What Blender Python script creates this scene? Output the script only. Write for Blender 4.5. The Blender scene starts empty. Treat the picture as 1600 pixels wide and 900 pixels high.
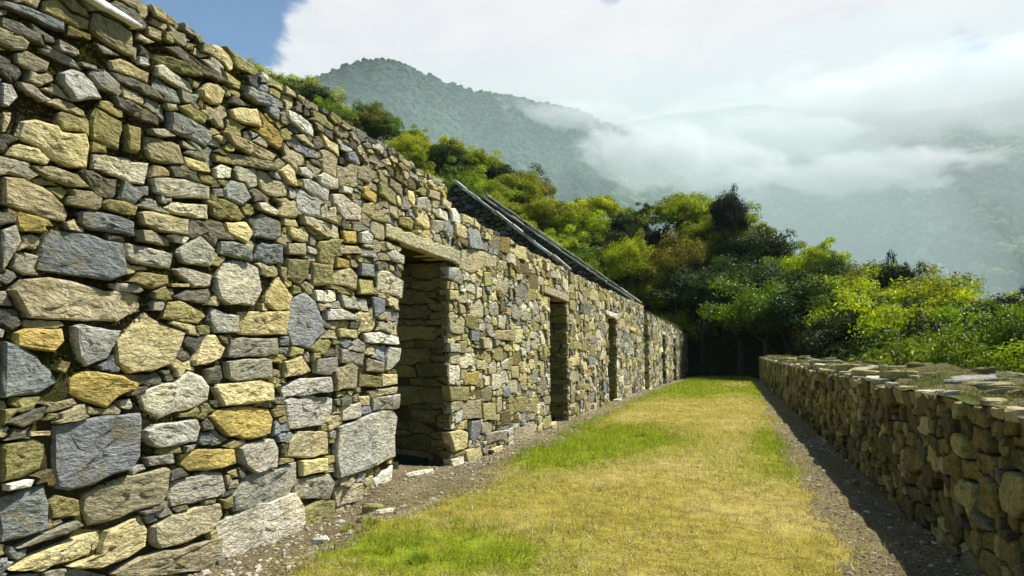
import bpy, math, random
import numpy as np
from mathutils import Vector, noise as mnoise

sc = bpy.context.scene
COL = sc.collection
rnd = random.Random(7)
rng = np.random.default_rng(7)

# ------------------------------------------------------------------ camera
FPX = 1050.0                      # focal length for a 1600 px wide frame
EYE = (0.0, 0.0, 1.3)
PITCH = math.atan(112 / FPX)
YAW = math.atan(350 / FPX * math.cos(PITCH))
cam_d = bpy.data.cameras.new("camera")
cam_d.sensor_width = 36.0
cam_d.lens = FPX / 1600 * 36.0
cam_d.clip_start = 0.05
cam_d.clip_end = 20000
cam = bpy.data.objects.new("camera", cam_d)
COL.objects.link(cam)
cam.location = EYE
cam.rotation_euler = (math.pi / 2 + PITCH, 0, YAW)
sc.camera = cam

# ------------------------------------------------------------------ light
SUN = Vector((0.42, 0.46, 1.0)).normalized()      # towards the sun
sun_d = bpy.data.lights.new("sun", 'SUN')
sun_d.energy = 5.0
sun_d.angle = math.radians(0.5)
sun_d.color = (1.0, 0.95, 0.86)
sun = bpy.data.objects.new("sun", sun_d)
COL.objects.link(sun)
sun.rotation_euler = (-SUN).to_track_quat('-Z', 'Y').to_euler()

sc.view_settings.view_transform = 'Standard'
sc.view_settings.look = 'None'
sc.view_settings.exposure = 0.9
sc.cycles.volume_bounces = 4
sc.cycles.max_bounces = 8
sc.cycles.volume_step_rate = 0.5
sc.view_settings.gamma = 1.0

def RAY(x, y):
    """direction in the place that a spot of the 1600 x 900 photograph looks along"""
    a, b = (x - 800) / FPX, (450 - y) / FPX
    ct, st, cp, sp = math.cos(YAW), math.sin(YAW), math.cos(PITCH), math.sin(PITCH)
    return (-st * cp + a * ct + b * st * sp, ct * cp + a * st - b * ct * sp, sp + b * cp)

# ------------------------------------------------------------------ node helper
class NT:
    def __init__(self, tree):
        self.t = tree
    def n(self, kind, inputs=None, **props):
        nd = self.t.nodes.new(kind)
        for k, v in props.items():
            setattr(nd, k, v)
        for k, v in (inputs or {}).items():
            self.set(nd, k, v)
        return nd
    def set(self, nd, k, v):
        s = nd.inputs[k]
        if isinstance(v, bpy.types.NodeSocket):
            self.t.links.new(v, s)
        elif isinstance(v, bpy.types.Node):
            self.t.links.new(v.outputs[0], s)
        else:
            s.default_value = v
    def math(self, op, a, b=0.0, clamp=False):
        nd = self.t.nodes.new('ShaderNodeMath'); nd.operation = op; nd.use_clamp = clamp
        self.set(nd, 0, a); self.set(nd, 1, b)
        return nd.outputs[0]
    def mix(self, fac, a, b, blend='MIX'):
        nd = self.t.nodes.new('ShaderNodeMix'); nd.data_type = 'RGBA'; nd.blend_type = blend
        nd.clamp_factor = True
        self.set(nd, 0, fac); self.set(nd, 6, a); self.set(nd, 7, b)
        return nd.outputs[2]
    def noise(self, vec, scale, detail=4, rough=0.55, dist=0.0):
        nd = self.t.nodes.new('ShaderNodeTexNoise')
        if vec is not None: self.set(nd, 'Vector', vec)
        nd.inputs['Scale'].default_value = scale
        nd.inputs['Detail'].default_value = detail
        nd.inputs['Roughness'].default_value = rough
        nd.inputs['Distortion'].default_value = dist
        return nd.outputs['Fac']
    def ramp(self, fac, stops):
        nd = self.t.nodes.new('ShaderNodeValToRGB')
        self.set(nd, 0, fac)
        cr = nd.color_ramp
        while len(cr.elements) < len(stops): cr.elements.new(0.5)
        for e, (p, c) in zip(cr.elements, stops):
            e.position = p; e.color = (c if len(c) == 4 else (*c, 1)) if not isinstance(c, float) else (c, c, c, 1)
        return nd.outputs[0]

# ------------------------------------------------------------------ world: sky with broken cloud
w = bpy.data.worlds.new("World"); sc.world = w; w.use_nodes = True
wt = w.node_tree; wt.nodes.clear(); W = NT(wt)
sky = W.n('ShaderNodeTexSky', sky_type='NISHITA', sun_disc=False)
sky.sun_elevation = math.asin(SUN.z)
sky.sun_rotation = math.atan2(SUN.x, SUN.y)
sky.altitude = 3000
tcw = W.n('ShaderNodeTexCoord').outputs['Generated']
sepw = W.n('ShaderNodeSeparateXYZ', {0: tcw})
mpw = W.n('ShaderNodeMapping', {0: tcw}, vector_type='POINT'); mpw.inputs['Scale'].default_value = (1, 1, 2.2)
cn = W.noise(mpw.outputs[0], 2.1, 7, 0.55, 0.3)
cn2 = W.noise(mpw.outputs[0], 7.0, 5, 0.6, 0.2)
def near_dir(px, py, r_in, r_out):
    d = Vector(RAY(px, py)).normalized()
    v = W.n('ShaderNodeVectorMath', {0: tcw, 1: tuple(d)}, operation='DISTANCE').outputs['Value']
    m = W.n('ShaderNodeMapRange', {'Value': v, 'From Min': r_in, 'From Max': r_out, 'To Min': 1.0, 'To Max': 0.0})
    return m.outputs[0]
# cloud cover: thick over the mountains ahead, broken elsewhere
ahead = W.n('ShaderNodeVectorMath', {0: tcw, 1: tuple(Vector(RAY(1050, 150)).normalized())}, operation='DISTANCE').outputs['Value']
cover = W.n('ShaderNodeMapRange', {'Value': ahead, 'From Min': 0.50, 'From Max': 0.80, 'To Min': 0.34, 'To Max': -0.26}).outputs[0]
hole = near_dir(285, -40, 0.04, 0.19)
hole2 = near_dir(1515, 88, 0.0, 0.075)
hole3 = near_dir(950, -8, 0.0, 0.05)
s = W.math('ADD', cn, cover)
s = W.math('ADD', s, W.math('MULTIPLY', W.math('SUBTRACT', cn2, 0.5), 0.85))
s = W.math('SUBTRACT', s, W.math('MULTIPLY', hole, 0.55))
s = W.math('SUBTRACT', s, W.math('MULTIPLY', hole2, 0.44))
s = W.math('SUBTRACT', s, W.math('MULTIPLY', hole3, 0.30))
cl = W.n('ShaderNodeMapRange', {'Value': s, 'From Min': 0.46, 'From Max': 0.62}, interpolation_type='SMOOTHSTEP').outputs[0]
shade = W.ramp(W.noise(mpw.outputs[0], 4.5, 7, 0.6, 0.6), [(0.30, (0.41, 0.41, 0.44)), (0.5, (0.475, 0.465, 0.485)), (0.68, (0.51, 0.50, 0.515))])
blue = W.mix(1.0, sky.outputs[0], (0.56, 1.0, 1.28, 1), 'MULTIPLY')
bg_sky = W.n('ShaderNodeBackground', {'Color': blue, 'Strength': 0.062})
bg_cl = W.n('ShaderNodeBackground', {'Color': shade, 'Strength': 1.0})
mxw = W.n('ShaderNodeMixShader', {0: cl, 1: bg_sky, 2: bg_cl})
W.n('ShaderNodeOutputWorld', {0: mxw})

# ------------------------------------------------------------------ object helpers
def tag(o, label=None, cat=None, group=None, kind=None):
    if label: o['label'] = label
    if cat: o['category'] = cat
    if group: o['group'] = group
    if kind: o['kind'] = kind
    return o

def empty(name, loc=(0, 0, 0)):
    o = bpy.data.objects.new(name, None); COL.objects.link(o)
    o.location = loc; o.empty_display_size = 0.2
    return o

def link(name, me, mat=None, parent=None, loc=(0, 0, 0)):
    o = bpy.data.objects.new(name, me); COL.objects.link(o)
    if mat is not None and not me.materials: me.materials.append(mat)
    if parent is not None: o.parent = parent
    o.location = loc
    return o

def np_mesh(name, V, F, col=None, tc=None, smooth=None):
    """mesh from arrays; F is an (n,3) / (n,4) array or a list of such arrays"""
    V = np.asarray(V, dtype=np.float32)
    Fs = F if isinstance(F, list) else [F]
    Fs = [np.asarray(f, dtype=np.int32) for f in Fs if len(f)]
    me = bpy.data.meshes.new(name)
    me.vertices.add(len(V)); me.vertices.foreach_set('co', V.ravel())
    loops = np.concatenate([f.ravel() for f in Fs])
    tot = np.concatenate([np.full(len(f), f.shape[1], np.int32) for f in Fs])
    start = np.concatenate([[0], np.cumsum(tot)[:-1]]).astype(np.int32)
    me.loops.add(len(loops)); me.loops.foreach_set('vertex_index', loops)
    me.polygons.add(len(tot)); me.polygons.foreach_set('loop_start', start)
    me.polygons.foreach_set('loop_total', tot)
    if smooth is None: sm = np.zeros(len(tot), bool)
    elif smooth is True: sm = np.ones(len(tot), bool)
    else: sm = np.asarray(smooth, bool)
    me.polygons.foreach_set('use_smooth', sm)
    if col is not None:
        c = np.asarray(col, np.float32)
        if c.ndim == 1: c = np.tile(c, (len(V), 1))
        if c.shape[1] == 3: c = np.hstack([c, np.ones((len(c), 1), np.float32)])
        a = me.attributes.new('col', 'FLOAT_COLOR', 'POINT'); a.data.foreach_set('color', c.ravel())
    if tc is not None:
        a = me.attributes.new('tc', 'FLOAT_VECTOR', 'POINT'); a.data.foreach_set('vector', np.asarray(tc, np.float32).ravel())
    me.update(calc_edges=True); me.validate()
    return me

def grid_faces(nu, nv):
    i = np.arange(nu * nv).reshape(nu, nv)
    return np.stack([i[:-1, :-1], i[1:, :-1], i[1:, 1:], i[:-1, 1:]], -1).reshape(-1, 4)

def vnoise(x, y, seed=0):
    """value noise on arrays, -1..1"""
    x = np.asarray(x, float); y = np.asarray(y, float)
    xi = np.floor(x).astype(np.int64); yi = np.floor(y).astype(np.int64)
    fx = x - xi; fy = y - yi
    fx = fx * fx * (3 - 2 * fx); fy = fy * fy * (3 - 2 * fy)
    def h(a, b):
        n = (a * 374761393 + b * 668265263 + seed * 974634777) & 0xffffffff
        n = ((n ^ (n >> 13)) * 1274126177) & 0xffffffff
        return ((n ^ (n >> 16)) & 0xffff) / 32767.5 - 1
    return (h(xi, yi) * (1 - fx) + h(xi + 1, yi) * fx) * (1 - fy) + (h(xi, yi + 1) * (1 - fx) + h(xi + 1, yi + 1) * fx) * fy

def fbm(x, y, oct=4, seed=0, gain=0.5):
    s = 0; a = 1
    for k in range(oct):
        s = s + a * vnoise(x * 2 ** k + 17.3 * k, y * 2 ** k - 9.1 * k, seed + k); a *= gain
    return s

def sstep(a, b, x):
    t = np.clip((np.asarray(x, float) - a) / (b - a), 0, 1)
    return t * t * (3 - 2 * t)

# ------------------------------------------------------------------ materials
def new_mat(name):
    m = bpy.data.materials.new(name); m.use_nodes = True
    t = m.node_tree; t.nodes.clear()
    return m, NT(t)

def finish(m, N, color, rough=0.9, bump=None, bstr=0.5, bdist=0.01, spec=0.25, trans=None):
    p = N.n('ShaderNodeBsdfPrincipled', {'Base Color': color, 'Roughness': rough, 'Specular IOR Level': spec})
    if bump is not None:
        b = N.n('ShaderNodeBump', {'Height': bump, 'Strength': bstr, 'Distance': bdist})
        N.set(p, 'Normal', b.outputs[0])
    out = p.outputs[0]
    if trans is not None:
        tr = N.n('ShaderNodeBsdfTranslucent', {'Color': trans[1]})
        out = N.n('ShaderNodeMixShader', {0: trans[0], 1: out, 2: tr}).outputs[0]
    N.n('ShaderNodeOutputMaterial', {0: out})
    return m

def stone_material():
    m, N = new_mat("rubble_stone")
    col = N.n('ShaderNodeAttribute', attribute_name='col').outputs['Color']
    tc = N.n('ShaderNodeAttribute', attribute_name='tc').outputs['Vector']
    wob = N.n('ShaderNodeTexNoise', {'Vector': tc, 'Scale': 3.0, 'Detail': 2.0}).outputs['Color']
    wv = N.n('ShaderNodeVectorMath', {0: wob, 1: (0.12, 0.12, 0.12)}, operation='MULTIPLY').outputs[0]
    tw = N.n('ShaderNodeVectorMath', {0: tc, 1: wv}, operation='ADD').outputs[0]
    st = N.n('ShaderNodeMapping', {0: tw}); st.inputs['Scale'].default_value = (1, 2.6, 1)
    bed = N.noise(st.outputs[0], 6, 7, 0.62, 0.2)          # faint bedding
    blot = N.noise(tc, 4.5, 5, 0.6, 0.6)
    fine = N.noise(tc, 95, 5, 0.75)
    mid = N.noise(tc, 26, 6, 0.7)
    vo = N.n('ShaderNodeTexVoronoi', {'Vector': st.outputs[0], 'Scale': 11.0, 'Detail': 2.0, 'Roughness': 0.6}, feature='F1').outputs['Distance']
    v = N.math('ADD', N.math('MULTIPLY', bed, 0.55), N.math('MULTIPLY', mid, 1.05))
    v = N.math('ADD', v, N.math('MULTIPLY', fine, 0.9))
    vr = N.n('ShaderNodeMapRange', {'Value': v, 'From Min': 0.95, 'From Max': 1.55, 'To Min': 0.5, 'To Max': 1.5}).outputs[0]
    c = N.mix(1.0, col, vr, 'MULTIPLY')
    # ochre and green lichen, bare grey patches, pale crust, black specks
    lich = N.n('ShaderNodeMapRange', {'Value': blot, 'From Min': 0.52, 'From Max': 0.66}, interpolation_type='SMOOTHSTEP').outputs[0]
    c = N.mix(N.math('MULTIPLY', lich, 0.5), c, (0.27, 0.225, 0.075, 1))
    off = N.n('ShaderNodeVectorMath', {0: tc, 1: (13.7, 4.1, 8.8)}, operation='ADD').outputs[0]
    b2 = N.noise(off, 6.5, 6, 0.7, 0.5)
    moss = N.n('ShaderNodeMapRange', {'Value': b2, 'From Min': 0.57, 'From Max': 0.68}, interpolation_type='SMOOTHSTEP').outputs[0]
    c = N.mix(N.math('MULTIPLY', moss, 0.6), c, (0.085, 0.090, 0.03, 1))
    b3 = N.noise(off, 30, 6, 0.75, 0.3)
    crust = N.n('ShaderNodeMapRange', {'Value': b3, 'From Min': 0.57, 'From Max': 0.70}).outputs[0]
    c = N.mix(N.math('MULTIPLY', crust, 0.5), c, (0.56, 0.55, 0.50, 1))
    speck = N.n('ShaderNodeMapRange', {'Value': b3, 'From Min': 0.43, 'From Max': 0.34}).outputs[0]
    c = N.mix(N.math('MULTIPLY', speck, 0.6), c, (0.05, 0.048, 0.038, 1))
    pos = N.n('ShaderNodeNewGeometry').outputs['Position']
    big = N.noise(pos, 0.9, 5, 0.6, 0.5)
    c = N.mix(1.0, c, N.ramp(big, [(0.32, (0.72, 0.69, 0.60)), (0.47, (1.0, 0.98, 0.92)), (0.60, (1.14, 1.08, 0.86)), (0.72, (0.88, 0.90, 0.72))]), 'MULTIPLY')
    h = N.math('ADD', N.math('MULTIPLY', bed, 0.5), N.math('ADD', N.math('MULTIPLY', mid, 1.0), N.math('MULTIPLY', fine, 0.4)))
    h = N.math('ADD', h, N.math('MULTIPLY', vo, 0.55))
    return finish(m, N, c, 0.92, h, 0.9, 0.028)
M_STONE = stone_material()

def mortar_material():
    m, N = new_mat("mossy_mud_mortar")
    pos = N.n('ShaderNodeNewGeometry').outputs['Position']
    a = N.noise(pos, 7, 6, 0.65); b = N.noise(pos, 60, 4, 0.7)
    c = N.ramp(a, [(0.35, (0.06, 0.05, 0.028)), (0.50, (0.11, 0.092, 0.045)), (0.60, (0.085, 0.095, 0.028)), (0.75, (0.14, 0.135, 0.05))])
    c = N.mix(0.7, c, N.ramp(b, [(0.3, 0.25), (0.7, 1.0)]), 'MULTIPLY')
    return finish(m, N, c, 1.0, b, 1.0, 0.03, 0.05)
M_MORTAR = mortar_material()

def soil_material():
    m, N = new_mat("trodden_soil")
    pos = N.n('ShaderNodeNewGeometry').outputs['Position']
    a = N.noise(pos, 1.6, 6, 0.65); b = N.noise(pos, 30, 5, 0.7); d = N.noise(pos, 130, 3, 0.7)
    c = N.ramp(a, [(0.3, (0.19, 0.15, 0.07)), (0.5, (0.27, 0.22, 0.115)), (0.7, (0.37, 0.315, 0.185))])
    c = N.mix(0.9, c, N.ramp(b, [(0.3, 0.45), (0.68, 1.25)]), 'MULTIPLY')
    c = N.mix(0.5, c, N.ramp(d, [(0.3, 0.5), (0.7, 1.3)]), 'MULTIPLY')
    h = N.math('ADD', N.math('MULTIPLY', b, 1.0), N.math('MULTIPLY', d, 0.35))
    return finish(m, N, c, 1.0, h, 1.0, 0.05, 0.1)
M_SOIL = soil_material()

def attr_material(name, rough=0.9, scale=60, lo=0.6, hi=1.35, trans=0.0, bdist=0.01, tscale=(1.0, 1.0, 0.6), spec=0.2, objcol=False):
    m, N = new_mat(name)
    col = N.n('ShaderNodeAttribute', attribute_name='col').outputs['Color']
    pos = N.n('ShaderNodeNewGeometry').outputs['Position']
    nz = N.noise(pos, scale, 4, 0.65)
    c = N.mix(1.0, col, N.ramp(nz, [(0.3, lo), (0.7, hi)]), 'MULTIPLY')
    if objcol:
        oc = N.n('ShaderNodeObjectInfo').outputs['Color']
        c = N.mix(1.0, c, oc, 'MULTIPLY')
    t = None
    if trans > 0:
        t = (trans, N.mix(1.0, c, (*tscale, 1), 'MULTIPLY'))
    return finish(m, N, c, rough, nz if bdist else None, 0.6, bdist or 0.01, spec, t)
M_GRASS = attr_material("grass_blades", 0.75, 25, 0.8, 1.2, 0.35, 0, (1.3, 1.3, 0.5), 0.25)
M_LAWN = attr_material("lawn_turf", 1.0, 55, 0.5, 1.35, 0, 0.02, spec=0.05)
M_MOSS = attr_material("moss_tufts", 1.0, 30, 0.7, 1.3, 0.2, 0, spec=0.05)
M_LEAF = attr_material("tree_leaves", 0.5, 0.8, 0.65, 1.3, 0.24, 0, (1.6, 1.7, 0.5), 0.12, objcol=True)
M_MTREE = attr_material("mountain_forest", 0.95, 0.02, 0.7, 1.3, 0, 0, spec=0.05)
M_SUNLIT = attr_material('sunlit_white_slab', 0.8, 18, 0.8, 1.1, 0, 0.02)  # slab colour whitened to stand for the sun on it
M_PEB = attr_material("loose_pebbles", 0.95, 60, 0.6, 1.35, 0, 0.005)

def bark_material():
    m, N = new_mat("tree_bark")
    pos = N.n('ShaderNodeNewGeometry').outputs['Position']
    mp = N.n('ShaderNodeMapping', {0: pos}); mp.inputs['Scale'].default_value = (1, 1, 0.2)
    a = N.noise(mp.outputs[0], 14, 5, 0.7)
    c = N.ramp(a, [(0.3, (0.035, 0.028, 0.02)), (0.7, (0.12, 0.10, 0.075))])
    return finish(m, N, c, 0.95, a, 1.0, 0.03)
M_BARK = bark_material()

def forest_floor_material():
    m, N = new_mat("forest_floor")
    pos = N.n('ShaderNodeNewGeometry').outputs['Position']
    a = N.noise(pos, 0.35, 6, 0.7); b = N.noise(pos, 4, 5, 0.7)
    c = N.ramp(a, [(0.3, (0.022, 0.026, 0.012)), (0.7, (0.05, 0.055, 0.02))])
    c = N.mix(0.8, c, N.ramp(b, [(0.3, 0.4), (0.7, 1.3)]), 'MULTIPLY')
    return finish(m, N, c, 1.0, b, 1.0, 0.2, 0.05)
M_FLOOR = forest_floor_material()

def mountain_material():
    m, N = new_mat("mountain_slope")
    pos = N.n('ShaderNodeNewGeometry').outputs['Position']
    a = N.noise(pos, 0.008, 7, 0.6); b = N.noise(pos, 0.12, 5, 0.75)
    c = N.ramp(a, [(0.3, (0.03, 0.055, 0.035)), (0.55, (0.045, 0.08, 0.045)), (0.7, (0.13, 0.15, 0.10))])
    c = N.mix(0.85, c, N.ramp(b, [(0.3, 0.3), (0.7, 1.6)]), 'MULTIPLY')
    return finish(m, N, c, 1.0, b, 1.0, 6.0, 0.03)
M_MOUNT = mountain_material()
# ------------------------------------------------------------------ terrain
def AZ(px):                      # azimuth (from +Y towards +X) of a photo column at the horizon
    d = RAY(px, 562); return math.atan2(d[0], d[1])
def ELEV(px, py):
    d = RAY(px, py); return d[2] / math.hypot(d[0], d[1])
def curve(pts, f=None):
    xs = np.array([AZ(p[0]) for p in pts]); ys = np.array([(f(p) if f else p[1]) for p in pts], float)
    return lambda az: np.interp(az, xs, ys)
SKY1 = [(-300, 60), (200, 80), (420, 118), (540, 168), (640, 208), (700, 222), (800, 268), (900, 308), (1000, 322), (1100, 318), (1165, 345),
        (1220, 392), (1300, 412), (1360, 436), (1450, 458), (1500, 486), (1560, 500), (1600, 515), (2000, 580), (3000, 640)]
R1 = curve([(-300, 90), (420, 88), (700, 82), (1000, 74), (1150, 66), (1300, 56), (1450, 48), (1600, 42), (3000, 40)])
R0 = curve([(-300, 40), (420, 40), (700, 46), (1000, 62), (1150, 55), (1220, 50), (1300, 47), (1345, 42), (1385, 34), (1450, 28), (1600, 21), (3000, 14)])
E1 = curve(SKY1, lambda p: ELEV(*p))
Z0 = curve([(-300, 2), (1000, 0.6), (1150, 0), (1220, -1.2), (1350, -2.8), (1600, -3.4), (3000, -4)])
SKY2 = [(-400, 330), (300, 205), (400, 150), (480, 118), (530, 99), (580, 91), (620, 99), (680, 124), (740, 143), (800, 152), (860, 163), (930, 180),
        (1000, 232), (1080, 300), (1160, 370), (1300, 450), (1450, 520), (1600, 560), (2000, 640), (3000, 900)]
SKY3 = [(-400, 260), (600, 230), (900, 205), (1050, 178), (1200, 160), (1330, 172), (1480, 166), (1600, 150), (2000, 60), (3000, 40)]
E2 = curve(SKY2, lambda p: ELEV(*p)); E3 = curve(SKY3, lambda p: ELEV(*p))
RM1, RM2 = 950.0, 1700.0
TREE_H = 3.4
def terrain(x, y):
    x = np.asarray(x, float); y = np.asarray(y, float)
    r = np.hypot(x, y); az = np.arctan2(x, y)
    r0, r1 = R0(az), R1(az)
    z0 = Z0(az); z1 = EYE[2] + E1(az) * r1 - TREE_H
    t = np.clip((r - r0) / (r1 - r0), 0, 1)
    zh = z0 + (z1 - z0) * (t * 0.75 + 0.25 * t * t)
    zh = zh + fbm(x / 9, y / 9, 3, 5) * 0.5 * np.clip(t * 5, 0, 1) * (1 - 0.6 * t)
    # platform in front of the hill
    zp = np.where(x > 2.4, z0 * sstep(2.4, 6, x) - 0.35 * sstep(2.3, 3.4, x), 0.0)
    zp = np.where(x < -10.5, zp + 0.0, zp)
    near = np.where(r < r0, 1 - sstep(0.75, 1.0, r / np.maximum(r0, 1)), 0.0)
    zn = zp * near + zh * (1 - near)
    zn = np.where(r < r0, zn, zh)
    # behind the first hill: valley, then the mountains
    fall = sstep(0, 1, (r - r1) / (230 - r1))
    valley = np.minimum(-60.0, z1 - 40)
    zv = z1 * (1 - fall) + valley * fall
    m1 = EYE[2] + E2(az) * RM1
    t1 = (r - 230) / (RM1 - 230)
    ri = fbm(az * 16 + r * 0.0012, r / 420, 4, 21) ; sp = np.abs(fbm(az * 7 + r * .0008, r / 900 + 3, 3, 33))
    prof = np.where(t1 < 1, valley + (m1 - valley) * (np.clip(t1, 0, 1) ** 1.12), m1 - (r - RM1) * 0.45)
    amp = np.clip(np.sin(np.clip(t1, 0, 1) * math.pi), 0, 1) ** 0.8
    prof = prof + (ri * 26 - sp * 42) * amp
    m2 = EYE[2] + E3(az) * RM2
    t2 = (r - 560) / (RM2 - 560)
    prof2 = np.where(t2 < 1, -120 + (m2 + 120) * np.clip(t2, 0, 1) ** 1.05, m2 - (r - RM2) * 0.2)
    amp2 = np.clip(np.sin(np.clip(t2, 0, 1) * math.pi), 0, 1)
    sp2 = np.abs(fbm(az * 6 + r * .0006, r / 1700 + 8, 3, 55)) + 0.4 * np.abs(fbm(az * 22 - r * .001, r / 700 + 8, 3, 56))
    sk = (t2 + 1.25 * az + .06 * fbm(az * 6, t2 * 3, 2, 45))
    prof2 = prof2 + (fbm(az * 14, r / 600, 3, 44) * 30 - sp2 * 45 - np.abs(fbm(sk * 5.5, az * 2.2, 3, 46)) * 110) * amp2
    zm = np.maximum(prof, np.where(r > 560, prof2, -1e9))
    bl = sstep(190, 300, r)
    zfar = zv * (1 - bl) + zm * bl
    z = np.where(r > r1, zfar, zn)
    # only ahead of the camera and to the sides; behind it the terrace runs on level
    back = sstep(1.75, 2.2, np.abs(az))
    return z * (1 - back) + np.where(np.abs(x) > 0, -0.02, 0) * back

azs = np.concatenate([np.linspace(-math.pi, -1.1, 60)[:-1], np.linspace(-1.1, 0.55, 620)[:-1], np.linspace(0.55, math.pi, 70)])
rs1 = np.concatenate([[0.4, 1.5, 3], np.linspace(4, 100, 120), np.geomspace(103, 228, 20)])
rs2 = np.concatenate([np.linspace(228, 1000, 150), np.geomspace(1008, 2100, 170)])
def polar(name, rs, mat, kind):
    A, R = np.meshgrid(azs, rs, indexing='ij')
    X, Y = R * np.sin(A), R * np.cos(A)
    Z = terrain(X, Y)
    if name == 'ground': Z = Z - 0.02 - 0.28 * ((np.abs(X + 1.2) < 2.9) & (np.abs(Y - 26) < 28))   # kept under the lawn and soil sheets
    V = np.stack([X, Y, Z], -1).reshape(-1, 3)
    F = grid_faces(len(azs), len(rs))[:, ::-1]
    return tag(link(name, np_mesh(name, V, F, smooth=True), mat), kind=kind)
g = polar('ground', rs1, M_FLOOR, 'structure')
tag(g, 'dark leaf-littered forest ground climbing the slope behind the ruins')
mt = polar('mountains', rs2, M_MOUNT, 'structure')
tag(mt, 'hazy forested mountains rising beyond the near slope')

# far-off wood: lumps of tree crowns on the mountains, one mass
def mountain_wood(n, rlo, rhi, size, azlo, azhi, seed):
    g_ = np.random.default_rng(seed)
    az = g_.uniform(azlo, azhi, n); r = np.sqrt(g_.uniform(rlo ** 2, rhi ** 2, n))
    x, y = r * np.sin(az), r * np.cos(az)
    keep = fbm(x / 90, y / 90, 3, 71) + g_.uniform(-0.9, 0.9, n) > -0.35
    x, y, r = x[keep], y[keep], r[keep]; n = len(x)
    z = terrain(x, y)
    s = size * g_.uniform(0.5, 1.35, n)
    t = (1 + 5 ** .5) / 2
    ico = np.array([(-1, t, 0), (1, t, 0), (-1, -t, 0), (1, -t, 0), (0, -1, t), (0, 1, t), (0, -1, -t), (0, 1, -t), (t, 0, -1), (t, 0, 1), (-t, 0, -1), (-t, 0, 1)]) / math.hypot(1, t)
    fc = np.array([(0, 11, 5), (0, 5, 1), (0, 1, 7), (0, 7, 10), (0, 10, 11), (1, 5, 9), (5, 11, 4), (11, 10, 2), (10, 7, 6), (7, 1, 8), (3, 9, 4), (3, 4, 2), (3, 2, 6), (3, 6, 8), (3, 8, 9), (4, 9, 5), (2, 4, 11), (6, 2, 10), (8, 6, 7), (9, 8, 1)])
    V = ico[None] * (1 + g_.uniform(-0.3, 0.3, (n, 12, 1))) * s[:, None, None] * np.array([1, 1, 0.85])
    V = V + np.stack([x, y, z + s * 0.25], -1)[:, None, :]
    F = fc[None] + (np.arange(n) * 12)[:, None, None]
    base = np.array([0.045, 0.068, 0.032]) * g_.uniform(0.45, 1.6, (n, 1)) * np.stack([g_.uniform(.85, 1.35, n), np.ones(n), g_.uniform(.8, 1.2, n)], -1)
    if seed == 2:
        t2 = (r - 560) / (RM2 - 560); a2 = np.arctan2(x, y); sk = (t2 + 1.25 * a2 + .06 * fbm(a2 * 6, t2 * 3, 2, 45))
        rg = 1 - np.abs(fbm(sk * 5.5, a2 * 2.2, 3, 46)); base = base * (.45 + 1.9 * np.clip(rg, 0, 1)[:, None] ** 4) * g_.uniform(.4, 1.9, (n, 1))
    C = np.repeat(base[:, None, :], 12, 1).reshape(-1, 3)
    return V.reshape(-1, 3), F.reshape(-1, 3), C
parts_ = [mountain_wood(20000, 300, 1000, 3.5, AZ(380), AZ(1650), 1), mountain_wood(20000, 620, 1650, 8.5, AZ(950), AZ(1650), 2)]
off = 0; Vs, Fs, Cs = [], [], []
for V, F, C in parts_:
    Vs.append(V); Fs.append(F + off); Cs.append(C); off += len(V)
tag(link('mountain_wood', np_mesh('mountain_wood', np.vstack(Vs), np.vstack(Fs), np.vstack(Cs), smooth=True), M_MTREE),
    'far-off wood covering the hazy mountain slopes', 'forest', kind='stuff')

# ------------------------------------------------------------------ haze and mist
def volume_material(name, density, color, aniso=0.0):
    m, N = new_mat(name)
    v = N.n('ShaderNodeVolumePrincipled', {'Color': color, 'Density': density, 'Anisotropy': aniso})
    N.n('ShaderNodeOutputMaterial', {1: v}); return m
def box_mesh(name, a, b):
    x0, y0, z0 = a; x1, y1, z1 = b
    V = [(x0, y0, z0), (x1, y0, z0), (x1, y1, z0), (x0, y1, z0), (x0, y0, z1), (x1, y0, z1), (x1, y1, z1), (x0, y1, z1)]
    return np_mesh(name, V, np.array([(0, 3, 2, 1), (4, 5, 6, 7), (0, 1, 5, 4), (1, 2, 6, 5), (2, 3, 7, 6), (3, 0, 4, 7)]))
HAZE_DENSITY = 0.00010
haze = link('haze', box_mesh('haze', (-2900, -2900, -700), (2900, 2900, 1150)), volume_material('haze_air', HAZE_DENSITY, (0.78, 0.93, 0.92, 1)))
tag(haze, 'pale blue-green haze filling the valley air', 'haze', kind='stuff')

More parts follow.
